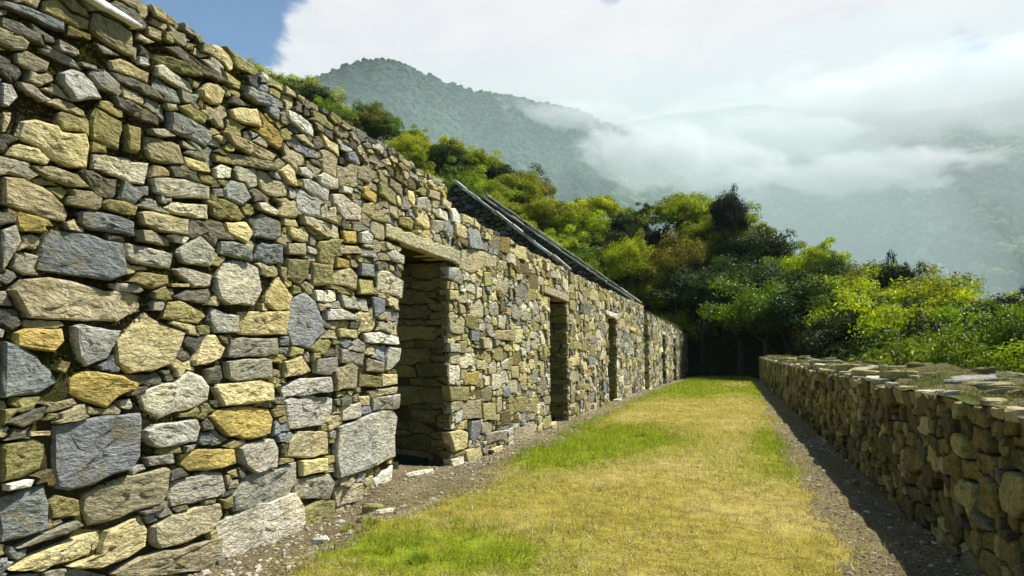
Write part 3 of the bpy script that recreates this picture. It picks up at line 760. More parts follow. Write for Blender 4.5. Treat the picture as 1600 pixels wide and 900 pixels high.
def image_outline(pts, offx, offy, s):
    """a stone outline traced off the photograph, laid on the plane of the wall"""
    out = []
    for (x, y) in pts:
        d = RAY(offx + x / s, offy + y / s); k = WALL_X / d[0]
        out.append((d[1] * k, EYE[2] + d[2] * k))
    return np.array(out)
TRACED = """
A 0 0 3
b (0,0),(130,30),(235,80),(290,110),(290,150),(200,120),(60,50),(0,20)
d (0,80),(90,110),(180,165),(195,215),(60,160),(0,120)
t (430,60),(470,80),(545,110),(610,155),(615,265),(560,240),(470,190),(415,140)
t (645,150),(715,200),(690,205),(640,180)
t (685,120),(755,150),(750,195),(690,165)
t (65,250),(120,240),(225,295),(215,335),(160,340),(70,295)
g (250,215),(345,250),(345,265),(265,240)
p (275,345),(330,325),(390,345),(430,390),(465,465),(330,475),(275,385)
g (70,385),(140,395),(215,455),(250,470),(200,480),(110,430)
t (215,480),(260,460),(330,485),(385,525),(385,550),(290,520)
p (0,390),(45,400),(75,455),(30,500),(0,490)
y (0,530),(40,530),(40,570),(15,620),(0,620)
y (90,570),(160,560),(260,590),(275,620),(385,630),(400,690),(390,790),(300,780),(220,740),(190,700),(65,640)
g (370,290),(440,310),(445,330),(380,310)
y (510,285),(560,275),(690,345),(685,390),(640,375),(520,325)
p (640,265),(680,275),(690,310),(640,300)
d (510,335),(620,365),(720,420),(760,475),(680,450),(540,375)
d (520,450),(600,470),(700,520),(750,560),(745,590),(650,560),(540,500)
o (425,540),(445,505),(570,570),(575,610),(560,705),(510,690),(430,650),(418,590)
o (582,585),(650,600),(645,700),(630,720),(582,705)
t (675,640),(740,645),(835,680),(845,770),(770,770),(690,740),(675,700)
g (690,605),(760,605),(815,640),(760,645),(700,630)
b (780,525),(860,550),(985,620),(985,660),(960,690),(880,650),(780,610)
o (690,235),(790,255),(910,320),(920,360),(850,350),(740,290)
p (725,310),(760,300),(890,390),(900,440),(830,410),(730,350)
y (930,420),(960,390),(1010,395),(1050,430),(1030,490),(985,490),(935,455)
o (830,500),(880,490),(960,550),(950,580),(900,565)
y (1075,515),(1110,505),(1200,510),(1215,575),(1215,600),(1140,580),(1090,555)
w (430,720),(500,725),(610,745),(615,760),(690,765),(690,800),(670,865),(600,860),(590,850),(520,820),(435,790)
y (850,730),(960,765),(970,810),(900,800),(860,775)
w (1000,790),(1030,770),(1080,790),(1070,835),(1005,835)
g (845,660),(915,705),(880,700),(845,680)
t (130,775),(230,780),(350,820),(405,880),(340,880),(220,840)
t (940,200),(1000,230),(990,260),(935,240)
d (760,215),(830,215),(930,290),(1010,345),(1080,400),(1010,385),(930,345),(850,285)
t (620,270),(600,215),(640,225),(630,290)
g (480,250),(560,262),(480,215),(440,200)
d (1090,450),(1140,480),(1180,495),(1120,495),(1070,480)
o (1040,330),(1130,385),(1120,420),(1060,400)
A 0 0 1
p (235,278),(285,280),(322,292),(322,312),(260,308),(240,300)
t (0,277),(35,280),(80,300),(100,320),(107,335),(103,347),(65,340),(0,318)
b (382,135),(420,148),(443,160),(445,170),(400,162),(380,148)
p (335,433),(350,410),(380,407),(403,418),(405,455),(388,478),(352,477),(337,467)
y (372,487),(447,487),(443,523),(375,522)
g (355,528),(430,528),(432,555),(353,558)
g (352,565),(378,561),(420,562),(422,590),(365,596),(355,590)
b (0,533),(40,547),(78,577),(92,597),(60,615),(0,622)
m (107,593),(127,580),(150,580),(187,587),(207,598),(207,605),(180,620),(163,637),(135,628),(107,615)
w (215,617),(240,603),(268,598),(290,580),(310,588),(323,605),(322,625),(290,642),(250,655),(225,640)
m (323,650),(340,640),(375,635),(420,638),(425,655),(418,677),(375,686),(352,682)
y (333,605),(345,600),(370,597),(405,593),(425,600),(423,625),(380,632),(345,635)
g (370,700),(380,693),(430,683),(437,700),(430,730),(395,740),(375,725)
g (363,775),(380,745),(410,735),(462,722),(463,750),(450,775),(400,795),(365,800)
w (337,820),(345,813),(400,785),(458,770),(468,790),(470,815),(465,830),(400,860),(365,880),(350,870)
b (445,500),(460,465),(475,457),(490,470),(500,500),(503,520),(480,545),(455,540),(448,520)
w (443,172),(470,180),(490,195),(490,215),(470,205),(445,185)
t (348,208),(378,217),(433,243),(425,252),(390,243),(358,225)
b (255,178),(290,190),(325,212),(325,228),(290,218),(258,200)
g (0,425),(30,378),(22,352),(0,360)
o (200,440),(215,425),(262,430),(262,443),(235,452)
g (268,420),(290,418),(330,430),(326,448),(300,450)
y (440,590),(440,565),(470,555),(485,580),(468,586)
y (437,520),(437,545),(400,556),(400,535)
t (20,605),(60,622),(20,632),(0,628)
o (0,640),(25,638),(0,665)
d (5,660),(50,640),(70,635),(62,655),(30,668)
B 0 300 3
b (210,170),(330,185),(555,240),(570,385),(500,415),(400,400),(165,365)
p (575,240),(670,255),(720,270),(800,290),(800,330),(790,360),(720,350),(620,335),(575,300)
b (365,95),(410,85),(480,100),(560,120),(610,145),(615,210),(540,195),(430,180),(370,150)
o (475,50),(500,35),(570,45),(630,70),(620,110),(570,105),(490,80)
w (760,75),(800,50),(960,60),(975,130),(900,120),(790,95)
t (650,95),(680,90),(870,130),(860,200),(760,190),(660,150)
g (630,180),(700,180),(810,225),(800,255),(640,230)
p (825,270),(930,205),(990,270),(990,330),(970,350),(850,330),(820,285)
b (1020,230),(1080,230),(1165,265),(1165,325),(1020,290)
t (40,460),(90,410),(210,400),(420,440),(640,480),(665,490),(668,560),(560,610),(400,605),(110,590),(95,560),(60,510)
y (610,390),(650,365),(790,380),(790,410),(700,450),(600,430)
b (800,355),(940,365),(935,420),(820,405)
y (780,430),(880,430),(880,445),(790,445)
d (800,490),(860,460),(970,455),(980,480),(960,525),(850,510)
o (750,590),(780,515),(860,515),(950,560),(970,585),(930,620),(850,610)
p (990,540),(1060,570),(1105,580),(1100,660),(1000,660),(970,600)
m (60,660),(100,640),(240,645),(285,640),(290,700),(240,750),(150,740),(60,720)
p (330,630),(360,620),(550,650),(540,700),(500,780),(400,820),(360,780),(335,690)
y (540,700),(600,640),(680,560),(770,620),(860,660),(830,740),(790,810),(700,840),(600,850),(540,800)
y (890,790),(960,670),(1000,670),(1050,730),(1030,780),(960,810),(900,815)
d (955,830),(1020,815),(1035,870),(1020,900),(960,900)
t (0,230),(100,250),(115,300),(60,380),(0,390)
y (1050,140),(1150,140),(1180,190),(1150,240),(1060,190)
o (270,790),(320,800),(300,850),(250,830)
d (430,300),(500,330),(470,340),(410,320)
C 0 600 3
o (0,300),(10,280),(160,255),(215,280),(220,340),(200,400),(100,440),(0,460)
y (0,95),(60,85),(145,130),(140,170),(60,195),(0,190)
b (255,195),(400,165),(560,145),(640,135),(650,170),(635,340),(600,400),(430,470),(320,500),(265,490),(250,400)
p (675,220),(720,190),(860,170),(920,165),(935,200),(920,270),(820,290),(740,300),(700,290),(665,250)
m (840,330),(930,305),(1085,305),(1090,370),(1000,400),(880,410),(840,380)
g (670,345),(810,325),(815,370),(680,385)
t (400,520),(540,450),(760,390),(775,400),(765,520),(740,560),(560,630),(430,665),(395,600)
g (810,450),(960,410),(1040,415),(1045,500),(1010,530),(790,575),(780,540)
b (0,530),(130,490),(200,470),(215,560),(200,680),(100,720),(0,745)
o (225,560),(260,520),(370,545),(375,620),(240,630)
g (70,770),(180,700),(350,640),(375,660),(300,700),(120,760)
y (20,870),(120,810),(300,740),(470,690),(520,740),(450,800),(300,840),(170,880)
y (500,690),(660,615),(700,680),(690,760),(560,830),(450,865),(310,855),(460,800)
t (710,670),(800,610),(960,565),(1030,560),(1040,610),(990,690),(880,740),(740,770),(710,740)
t (520,890),(600,840),(700,800),(900,750),(1030,720),(1020,780),(980,870),(700,900),(550,920)
g (190,880),(350,860),(500,900),(190,910)
w (560,80),(600,70),(615,100),(600,120),(560,110)
g (1010,780),(1050,790),(1040,850),(1005,840)
y (130,220),(230,220),(230,240),(130,245)
w (20,470),(150,445),(130,480),(20,500)
D 400 500 2.25
p (80,235),(150,205),(250,200),(258,250),(180,265),(95,270)
p (95,285),(200,265),(270,275),(270,320),(235,370),(110,385)
t (75,130),(155,120),(185,180),(140,195),(85,195)
g (205,140),(280,130),(280,165),(255,195),(205,185)
t (275,180),(340,145),(360,160),(350,240),(275,250)
g (295,100),(375,120),(370,160),(300,150)
t (390,130),(445,150),(445,185),(390,180)
p (455,130),(465,95),(505,100),(505,140),(470,180),(455,175)
w (375,50),(430,40),(500,60),(500,85),(380,80)
y (280,30),(350,35),(355,65),(285,60)
o (365,185),(430,200),(430,235),(360,235)
y (435,190),(495,190),(495,225),(440,235)
t (390,250),(495,235),(490,255),(400,275)
g (405,275),(495,260),(495,310),(410,320)
w (300,300),(360,290),(360,340),(300,355)
y (355,270),(400,265),(400,300),(365,300)
p (285,375),(400,330),(480,315),(495,340),(485,480),(420,510),(280,555),(270,480)
t (115,430),(150,390),(250,395),(250,470),(180,485),(105,480)
y (155,495),(240,485),(245,530),(160,550)
g (135,560),(250,540),(270,570),(255,630),(140,630)
o (160,665),(230,630),(275,635),(275,710),(210,765),(165,740)
t (275,590),(370,570),(365,630),(280,660)
w (410,560),(475,510),(470,560),(430,610)
g (280,680),(355,660),(355,690),(285,700)
o (380,640),(445,620),(440,635),(385,655)
o (675,230),(750,235),(745,285),(680,285)
t (725,285),(785,280),(785,345),(725,350)
o (795,290),(840,290),(840,350),(795,355)
b (745,355),(785,350),(785,405),(760,430),(745,410)
y (675,395),(720,385),(745,395),(735,450),(690,465)
y (730,460),(790,440),(800,500),(740,515)
w (805,400),(875,385),(870,420),(810,440)
y (815,455),(885,430),(890,450),(830,480)
w (680,490),(730,470),(730,525),(690,535)
m (735,185),(775,180),(775,230),(735,230)
E 300 200 3
y (100,200),(120,170),(180,190),(160,240),(105,235)
b (145,290),(180,245),(240,260),(270,330),(230,365),(150,330)
b (285,420),(330,400),(400,440),(400,510),(380,525),(290,510)
b (300,560),(330,535),(410,550),(415,640),(350,640),(290,610)
b (110,545),(150,525),(250,560),(270,600),(220,625),(120,600)
y (335,790),(400,690),(470,790),(450,850),(380,855),(330,820)
w (565,760),(670,760),(675,810),(620,820),(575,810)
y (405,200),(445,170),(470,200),(480,275),(440,260)
p (485,185),(530,185),(565,220),(555,240),(500,215)
p (505,240),(540,240),(635,290),(635,345),(570,320),(515,280)
w (585,225),(610,210),(680,240),(685,285),(630,280),(590,255)
w (650,310),(700,310),(785,375),(785,435),(710,430),(680,390),(655,350)
w (700,270),(740,285),(735,310),(700,300)
b (715,120),(760,110),(795,150),(785,180),(720,150)
m (790,280),(810,270),(870,315),(860,355),(790,315)
y (800,355),(840,350),(910,420),(900,445),(850,430),(795,390)
t (770,200),(800,175),(850,210),(820,260),(770,235)
m (695,480),(765,485),(765,540),(710,540)
p (775,490),(820,480),(845,510),(835,550),(780,535)
t (500,410),(560,420),(690,460),(690,520),(600,500),(510,450)
y (420,420),(480,430),(495,465),(420,455)
m (670,605),(735,620),(735,655),(670,655)
t (680,545),(770,555),(790,590),(690,590)
g (785,560),(850,570),(850,610),(790,600)
o (560,630),(640,645),(645,735),(560,740)
o (440,610),(540,620),(535,700),(500,735),(440,700)
t (655,670),(740,655),(760,690),(750,760),(660,730)
b (780,635),(850,640),(855,700),(780,690)
o (775,705),(850,710),(850,780),(775,780)
w (860,670),(920,675),(980,720),(980,800),(870,760)
g (690,780),(830,800),(830,860),(700,840)
b (840,790),(905,800),(900,860),(850,890)
p (620,850),(700,845),(760,880),(760,900),(620,900)
w (300,350),(340,350),(395,390),(380,410),(310,380)
t (150,110),(260,130),(400,180),(380,200),(200,170)
t (440,540),(530,540),(530,600),(445,590)
p (905,580),(950,570),(985,600),(985,640),(930,620)
p (930,530),(990,545),(985,565),(930,555)
t (920,230),(990,270),(990,330),(920,270)
y (595,20),(690,80),(685,135),(620,90)
F 600 250 3.6
t (240,165),(310,180),(310,230),(240,205)
y (320,205),(375,240),(370,285),(320,250)
w (300,270),(365,290),(365,345),(295,320)
w (375,280),(400,270),(430,310),(430,360),(375,345)
y (435,300),(490,330),(490,370),(435,345)
y (495,325),(550,365),(545,395),(495,370)
p (185,215),(240,205),(265,260),(260,295),(185,265)
y (130,165),(170,175),(175,225),(160,260),(130,225)
p (260,335),(325,345),(325,390),(300,415),(260,375)
o (80,320),(145,320),(165,350),(160,395),(85,360)
t (435,500),(500,500),(535,545),(530,620),(490,640),(425,610)
m (650,430),(690,440),(690,530),(650,510)
p (350,600),(415,610),(435,660),(435,705),(355,665)
o (555,630),(595,630),(595,705),(555,710)
m (700,600),(740,620),(740,670),(700,650)
p (450,675),(500,700),(500,760),(455,730)
y (350,730),(420,735),(420,790),(355,785)
w (505,710),(545,720),(545,770),(510,780)
t (410,805),(465,815),(465,860),(415,865)
w (900,570),(935,580),(930,625),(905,620)
p (935,620),(965,630),(965,670),(935,660)
G 600 450 3
o (295,10),(350,10),(350,60),(295,60)
w (345,75),(385,75),(385,125),(340,115)
w (525,130),(575,125),(570,195),(530,185)
b (395,200),(450,200),(450,255),(400,245)
t (445,235),(520,230),(520,285),(450,285)
t (520,195),(600,200),(600,250),(520,240)
y (605,195),(645,195),(640,255),(605,260)
w (680,205),(710,205),(710,240),(680,235)
m (380,390),(430,390),(430,450),(375,455)
p (305,260),(350,262),(350,300),(305,300)
y (430,335),(470,340),(470,385),(430,380)
t (590,365),(630,365),(630,425),(595,420)
p (540,355),(575,330),(575,380),(545,385)
"""
traced = []
off_ = None
for line in TRACED.strip().splitlines():
    h_ = line.split(' ', 1)
    if h_[0] in 'ABCDEFG' and len(h_[0]) == 1:
        a_ = h_[1].split(); off_ = (float(a_[0]), float(a_[1]), float(a_[2]))
    else:
        traced.append((image_outline(eval('[' + h_[1] + ']'), *off_), h_[0]))

def wweight(P):
    c = P.mean(0); r = math.hypot(WALL_X, c[0], c[1] - 1.3)
    return abs(shade_area(P)) * abs(WALL_X) / r ** 3 * (1.0 if c[1] > -0.3 and c[0] > 2.1 else 0.001)
FAR_MIX = [('y', 4.0), ('t', 3.4), ('o', 3.4), ('l', 2.2), ('g', 1.7), ('p', 1.1), ('w', 1.0), ('b', 1.3), ('m', .45), ('k', 1.3), ('d', .7)]
NEAR_MIX = [('y', 1.8), ('t', 2.6), ('o', 2.2), ('g', 2.4), ('p', 1.0), ('w', 0.6), ('b', 1.5), ('m', .35), ('d', 2.0)]

def jamb(door, right=True, depth=WT):
    """face of a door reveal; u runs into the wall"""
    if right:
        return Face(lambda V: np.column_stack([WALL_X - V[:, 0], door.right(V[:, 1]) - V[:, 2], V[:, 1]]), flip=True)
    return Face(lambda V: np.column_stack([WALL_X - V[:, 0], door.left(V[:, 1]) + V[:, 2], V[:, 1]]), flip=False)

def piers(us, doors, tops, bottom=-0.45):
    """convex outlines of the wall core between the door openings"""
    out = []
    u0 = us[0]
    for k, d in enumerate(doors + [None]):
        L = [(u0, bottom)] if k == 0 else [(doors[k - 1].l1 + .04, bottom)]
        tp = tops[k]
        if d is not None: Rg = [(d.l0 - .04, bottom), (d.t0 - .04, d.z), (d.t0 - .04, tp)]
        else: Rg = [(us[1], bottom), (us[1], tp)]
        Lt = [(u0, tp)] if k == 0 else [(doors[k - 1].t1 + .04, tp), (doors[k - 1].t1 + .04, doors[k - 1].z)]
        out.append(L + Rg + Lt)
        if d is not None: out.append([(d.t0 - .036, d.zl + .01), (d.t1 + .036, d.zl + .01), (d.t1 + .036, tops[k] - .004), (d.t0 - .036, tops[k] - .004)])
    return out

def door_stones(door, g_):
    res = []
    for right in (True, False):
        st, _ = layout(0.0, WT, -0.3, door.z, 0.0125 if door is D1 else 0.02, lambda U_, V_: V_ < -10, [(.085, (2.2, 4.2), 120, .03), (.055, (2.5, 5), 400, .05), (.03, (2, 5), 900, .08)],
                       g_, gap=0.004, mix=[('q', 3), ('r', 4)], coursing=0.04)  # olive stones, darkened so their colour carries the reveal's shade
        res.append((st, jamb(door, right)))
    return res

# ---------------------------------------------------------------- the nearest ruin
g1 = np.random.default_rng(11)
A0, A1 = 0.4, 15.585
ruinA = empty('stone_building', (WALL_X, 8.0, 0)); OA = (WALL_X, 8.0, 0)
tag(ruinA, 'nearest roofless rubble ruin, mossy at the camera end, with two wide doorways', 'ruin')
stA, _ = layout(A0, A1, -0.35, 3.85, 0.0125, lambda U_, V_: D1.mask(U_, V_) | D2.mask(U_, V_) | (V_ > wall_top(U_)),
                [(.125, (1.3, 2.4), 500, .03), (.085, (1.3, 2.9), 4500, .04), (.056, (1.3, 3.2), 12000, .05), (.034, (1.2, 3.4), 22000, .06), (.019, (1.2, 3.6), 26000, .10)],
                g1, traced=traced, gap=0.009, mix=FAR_MIX)
stA = [s for s in stA if s[2] or s[0].mean(0)[0] > 8.9 or abs(shade_area(s[0])) > .02 or g1.uniform() > .08 * float(sstep(8.9, 5.5, s[0].mean(0)[0])) * (.35 + .65 * float(sstep(.9, 2.2, s[0].mean(0)[1])))]
# nearer the camera the small filling stones are darker and mossier
stA = [(P, (('d', 't', 'o', 'g', 'd', 'o', 'b', 't')[int(g1.integers(8))] if (not tr and P.mean(0)[0] < 6.2 and g1.uniform() < .75) else k), tr) for P, k, tr in stA]
wtA = {id(s[0]): wweight(s[0]) for s in stA}
cutA = sorted(wtA.values(), reverse=True)[120]
place_stones(stA, FRONT, ruinA, OA, 300, g1, wweight, lambda P, tr: 2 if wweight(P) > cutA else 1)
slabs('wall_core', [(p, FRONT.fn, -0.085, -WT) for p in piers((A0, A1), [D1, D2], [3.66, 3.42, 3.42])] + [([(0.4, -.4), (A1, -.4), (A1, 3.4), (.4, 3.4)], FRONT.fn, -5.3, -6.0)], ruinA, OA, M_MORTAR)
holeA = lambda U_, V_: D1.hole(U_, V_) | D2.hole(U_, V_) | (V_ > wall_top(U_) - 0.03)
mortar_sheet(A0, A1, -0.4, 3.8, 0.03, holeA, FRONT, ruinA, OA)
for dr, wob in ((D1, .007), (D2, .005)):
    dressed_slab('lintel', [(dr.lin0, dr.zl + .03), (dr.lin1, dr.zl - 0.0), (dr.lin1, dr.zt + .02), (dr.lin0, dr.zt)], FRONT.fn, -0.30, 0.035, ruinA, OA, 'l', g1)
    dressed_slab('lintel', [(dr.lin0 + .1, dr.zl + .035), (dr.lin1 - .1, dr.zl + .01), (dr.lin1 - .1, dr.zt - .02), (dr.lin0 + .1, dr.zt - .02)], FRONT.fn, -WT - .02, -0.315, ruinA, OA, 't', g1)
    for st, fc in door_stones(dr, g1):
        place_stones(st, fc, ruinA, OA, 0, g1, lambda P: abs(shade_area(P)), lambda P, tr: 0, depth=-0.035, proud=(-0.004, 0.014))
# the long slab jutting from the top courses, whitened and tilted to read as sunlit
def leaning(V): return np.column_stack([WALL_X + V[:, 2] + (3.59 - V[:, 1]) * 0.8, V[:, 0], V[:, 1]])
dressed_slab('slab', [(2.70, 3.49), (3.26, 3.49), (3.24, 3.52), (2.70, 3.60)], leaning, -0.3, 0.02, ruinA, OA, 'z', g1, mat=M_SUNLIT)

# moss and dead roots in the wide joints at the near end
def joint_moss(n, u0, u1, v0, v1, stones, g_):
    u = g_.uniform(u0, u1, n * 3); v = g_.uniform(v0, v1, n * 3)
    ok = (fbm(u * 1.1, v * 1.6, 3, 77) + 0.35 * (v - 1.6) - 0.16 * (u - 4)) > -0.15
    ok &= ~(D1.hole(u, v)) & (v < wall_top(u) - .02)
    for P, k, tr in stones:
        if P[:, 0].min() > u1: continue
        c = P.mean(0); S = c + (P - c) * 0.93
        lo, hi = S.min(0), S.max(0)
        idx = np.nonzero(ok & (u > lo[0]) & (u < hi[0]) & (v > lo[1]) & (v < hi[1]))[0]
        if not len(idx): continue
        x, y = u[idx], v[idx]; ins = np.zeros(len(idx), bool)
        for i in range(len(S)):
            a, b = S[i], S[(i + 1) % len(S)]
            cnd = (a[1] > y) != (b[1] > y)
            ins ^= cnd & (x < a[0] + (y - a[1]) * (b[0] - a[0]) / (b[1] - a[1] + 1e-12))
        ok[idx[ins]] = False
    u, v = u[ok][:n], v[ok][:n]; n = len(u)
    base = np.stack([u, v, g_.uniform(-0.05, -0.01, n)], -1)
    d = np.stack([g_.normal(0, .5, n), g_.normal(-.25, .6, n), g_.uniform(.5, 1.4, n)], -1)
    d = d / np.linalg.norm(d, axis=1)[:, None] * g_.uniform(.012, .038, (n, 1))
    s = np.cross(d, g_.normal(0, 1, (n, 3))); s = s / np.linalg.norm(s, axis=1)[:, None] * g_.uniform(.002, .006, (n, 1))
    V = np.stack([base - s, base + s, base + d + s * .4, base + d - s * .4], 1).reshape(-1, 3)
    F = np.arange(4 * n).reshape(n, 4)
    t = g_.uniform(0, 1, (n, 1)); q = (fbm(u * 3, v * 3, 3, 5) > .25)[:, None] * g_.uniform(0, 1, (n, 1))
    c = np.array([.045, .036, .018]) * (1 - t) + np.array([.10, .085, .035]) * t
    c = c * (1 - q) + np.array([.12, .15, .02]) * q
    return FRONT(V), F, np.repeat(c, 4, 0)
V, F, C = joint_moss(90000, 1.9, 8.8, -.2, 3.7, stA, g1)
tag(link('joint_moss', np_mesh('joint_moss', V - np.array(OA), F, C), M_MOSS, ruinA), kind='stuff')

# ---------------------------------------------------------------- second ruin, with tall gables
def gable(parent, origin, Y, x0, z0, xa, za, thick, g_, name='gable', mixg=(('n', 3), ('v', 2), ('d', 1)), res=0.025, cop=0.5):  # near-black mix: shade of the gable faces put into the stones
    half = x0 - xa
    m = (za - z0) / half
    prof = lambda x: za - m * np.abs(x - xa)
    fc = Face(lambda V: np.column_stack([V[:, 0], Y - V[:, 2], V[:, 1]]))
    st, _ = layout(xa - half * .55, x0 - 0.02, z0 - .3, za, res, lambda U_, V_: V_ > prof(U_) - 0.02, [(.10, (1.5, 3), 1500, .04), (.06, (1.5, 3.4), 4000, .05), (.035, (1.3, 3), 5000, .08)], g_, gap=.012, mix=list(mixg), coursing=.03)
    core = [([(xa - half, -.4), (x0 - .1, -.4), (x0 - .1, z0 + .02), (xa, za - .06), (xa - half, z0)], (lambda V: np.column_stack([V[:, 0], Y - V[:, 2], V[:, 1]])), -0.05, -thick)]
    slabs(name, core, parent, origin, M_MORTAR)
    place_stones(st, fc, parent, origin, 0, g_, lambda P: 0, lambda P, tr: 0, proud=(0, .03))
    # thin pale coping slabs up the rake
    L = math.hypot(half, za - z0); nrm = np.array([math.sin(math.atan2(za - z0, half)), 0, math.cos(math.atan2(za - z0, half))])
    dirr = np.array([-half, 0, za - z0]) / L
    s = -0.05
    while s < L - .05:
        ln = min(cop * g_.uniform(.6, 1.35), L - s + .04)
        o = np.array([x0, Y, z0]) + dirr * s
        w0, w1 = -g_.uniform(.02, .06), .20 + g_.uniform(-.03, .05)
        tk = g_.uniform(.03, .05); tl = g_.normal(0, .03)
        P = np.array([(0, w0), (ln * .96, w0 + g_.normal(0, .05)), (ln * .98, w1), (0, w1 + g_.normal(0, .03))])
        def fn(V, o=o, tl=tl):
            return o + V[:, :1] * dirr + V[:, 1:2] * np.array([0, 1.0, 0]) + (V[:, 2:3] + tl * V[:, :1]) * nrm
        Vv, q, t, tc, sm = stone_geo(P, tk, -0.02, g_, 0, bev=.008, tl_s=.01)
        Wp = fn(Vv); c = Wp.mean(0)
        me = np_mesh('coping_slab', Wp - c, [q[:, ::-1], t[:, ::-1]], np.tile(stone_color('w' if g_.uniform() < .6 else 'p', g_), (len(Vv), 1)), tc, sm)
        link('coping_slab', me, M_STONE, parent, tuple(c - np.array(origin)))
        s += ln

g2 = np.random.default_rng(22)
B0, B1 = 15.625, 29.43
ruinB = empty('stone_building', (WALL_X, 22.5, 0)); OB = (WALL_X, 22.5, 0)
tag(ruinB, 'middle ruin with one doorway and shade-darkened gables rising above its front wall', 'ruin')
stB, _ = layout(B0, B1, -0.3, 3.8, 0.018, lambda U_, V_: D3.mask(U_, V_) | (V_ > wall_top(U_)),
                [(.12, (1.5, 2.8), 700, .03), (.08, (1.4, 3.0), 5000, .04), (.052, (1.3, 3.2), 12000, .05), (.032, (1.2, 3.2), 20000, .08)], g2, gap=.011, mix=FAR_MIX)
place_stones(stB, FRONT, ruinB, OB, 295, g2, wweight, lambda P, tr: 1)
slabs('wall_core', [(p, FRONT.fn, -0.085, -WT) for p in piers((B0, B1), [D3], [3.42, 3.46])], ruinB, OB, M_MORTAR)
mortar_sheet(B0, B1, -0.4, 3.7, 0.06, lambda U_, V_: D3.hole(U_, V_) | (V_ > wall_top(U_) - .05), FRONT, ruinB, OB)
dressed_slab('lintel', [(D3.lin0, D3.zl + .02), (D3.lin1, D3.zl), (D3.lin1, D3.zt), (D3.lin0, D3.zt)], FRONT.fn, -WT, 0.035, ruinB, OB, 'w', g2, .2)
for st, fc in door_stones(D3, g2):
    place_stones(st, fc, ruinB, OB, 0, g2, lambda P: 0, lambda P, tr: 0, depth=-0.035, proud=(-0.004, 0.014))
dressed_slab('slab', [(25.2, 2.40), (26.6, 2.38), (26.5, 2.52), (25.3, 2.53)], FRONT.fn, -0.1, 0.06, ruinB, OB, 'y', g2, .3)
gable(ruinB, OB, 15.66, -3.78, 3.50, -6.75, 5.88, 0.62, g2)
gable(ruinB, OB, 26.4, -3.80, 3.66, -10.25, 8.36, 0.62, g2, res=.04)
gable(ruinB, OB, 28.80, -3.80, 3.74, -10.75, 8.92, 0.62, g2, res=.04)

# ---------------------------------------------------------------- farthest ruin
g3 = np.random.default_rng(33)
C0, C1 = 31.0, 57.0
ruinC = empty('stone_building', (WALL_X, 44.0, 0)); OC = (WALL_X, 44.0, 0)
tag(ruinC, 'farthest ruin of the row, beyond the tall open gap, with three narrow doorways close together', 'ruin')
stC, _ = layout(C0, C1, -0.3, 3.95, 0.028, lambda U_, V_: D4.mask(U_, V_) | D5.mask(U_, V_) | D6.mask(U_, V_) | (V_ > wall_top(U_)) | (np.abs(U_ - 38.95) < .05) | (np.abs(U_ - 45.75) < .05),
                [(.12, (1.5, 2.8), 1200, .03), (.08, (1.4, 3.0), 10000, .04), (.05, (1.3, 3.2), 22000, .06)], g3, gap=.014, mix=FAR_MIX)
place_stones(stC, FRONT, ruinC, OC, 60, g3, wweight, lambda P, tr: 0)
slabs('wall_core', [(p, FRONT.fn, -0.085, -WT) for p in piers((C0 + .04, C1), [D4, D5, D6], [3.5, 3.5, 3.6, 3.7])] +
      [([(C0 + .04, -.4), (C1, -.4), (C1, 3.5), (C0 + .04, 3.5)], FRONT.fn, -5.3, -6.0), ([(C0 + .05, -.4), (C0 + .8, -.4), (C0 + .8, 3.55), (C0 + .05, 3.55)], FRONT.fn, -.86, -5.28)], ruinC, OC, M_MORTAR)
mortar_sheet(C0, C1, -0.4, 3.9, 0.12, lambda U_, V_: D4.hole(U_, V_) | D5.hole(U_, V_) | D6.hole(U_, V_) | (V_ > wall_top(U_) - .08), FRONT, ruinC, OC)
for dr in (D4, D5, D6):
    dressed_slab('lintel', [(dr.lin0, dr.zl), (dr.lin1, dr.zl), (dr.lin1, dr.zt + .02), (dr.lin0, dr.zt + .02)], FRONT.fn, -WT, 0.04, ruinC, OC, 'w', g3, .3)
endface = Face(lambda V: np.column_stack([V[:, 0], C0 - V[:, 2], V[:, 1]]))
st, _ = layout(-6.5, WALL_X, -.3, 3.6, .028, lambda U_, V_: V_ > 50, [(.13, (1.2, 2.2), 200, .03), (.085, (1.1, 2.4), 1200, .04), (.05, (1.1, 2.5), 2500, .06)], g3, gap=.012, mix=FAR_MIX)
place_stones(st, endface, ruinC, OC, 0, g3, lambda P: 0, lambda P, tr: 0)

# ---------------------------------------------------------------- terrace parapet on the right
g4 = np.random.default_rng(44)
PX, PY0, PY1, PW = 1.40, 0.6, 45.0, 1.65
def ptop(y):
    y = np.asarray(y, float)
    return 1.04 + 0.44 * np.clip(y / 45, 0, 1) ** 1.3 + fbm(y * 1.3, y * 0 + 8, 3, 19) * 0.03
par = empty('parapet_wall', (PX, 20.0, 0)); OP = (PX, 20.0, 0)
tag(par, 'low thick terrace wall of stones darkened as in shade along the right of the path, its top mossy', 'stone wall')
PFACE = Face(lambda V: np.column_stack([PX - V[:, 2], V[:, 0], V[:, 1]]), flip=True)
def pweight(P):
    c = P.mean(0); r = math.hypot(PX, c[0], c[1] - 1.3)
    return abs(shade_area(P)) * PX / r ** 3 * (1.0 if c[0] > 3.9 + (1.05 - c[1]) * 1.1 else .001)
PMIX = [('k', 4), ('q', 3), ('v', 2), ('o', 2.0), ('d', 1.5), ('t', .6)]  # mossy tones, darkened further to carry the shade on this face
st, _ = layout(PY0, 18, -0.3, 1.3, 0.0125, lambda U_, V_: V_ > ptop(U_) - .035, [(.075, (1.1, 2.6), 300, .03), (.05, (1.1, 3.0), 5000, .04), (.035, (1.1, 3.2), 12000, .05), (.022, (1.1, 3.2), 14000, .06)], g4, gap=.011, mix=PMIX, coursing=.28)
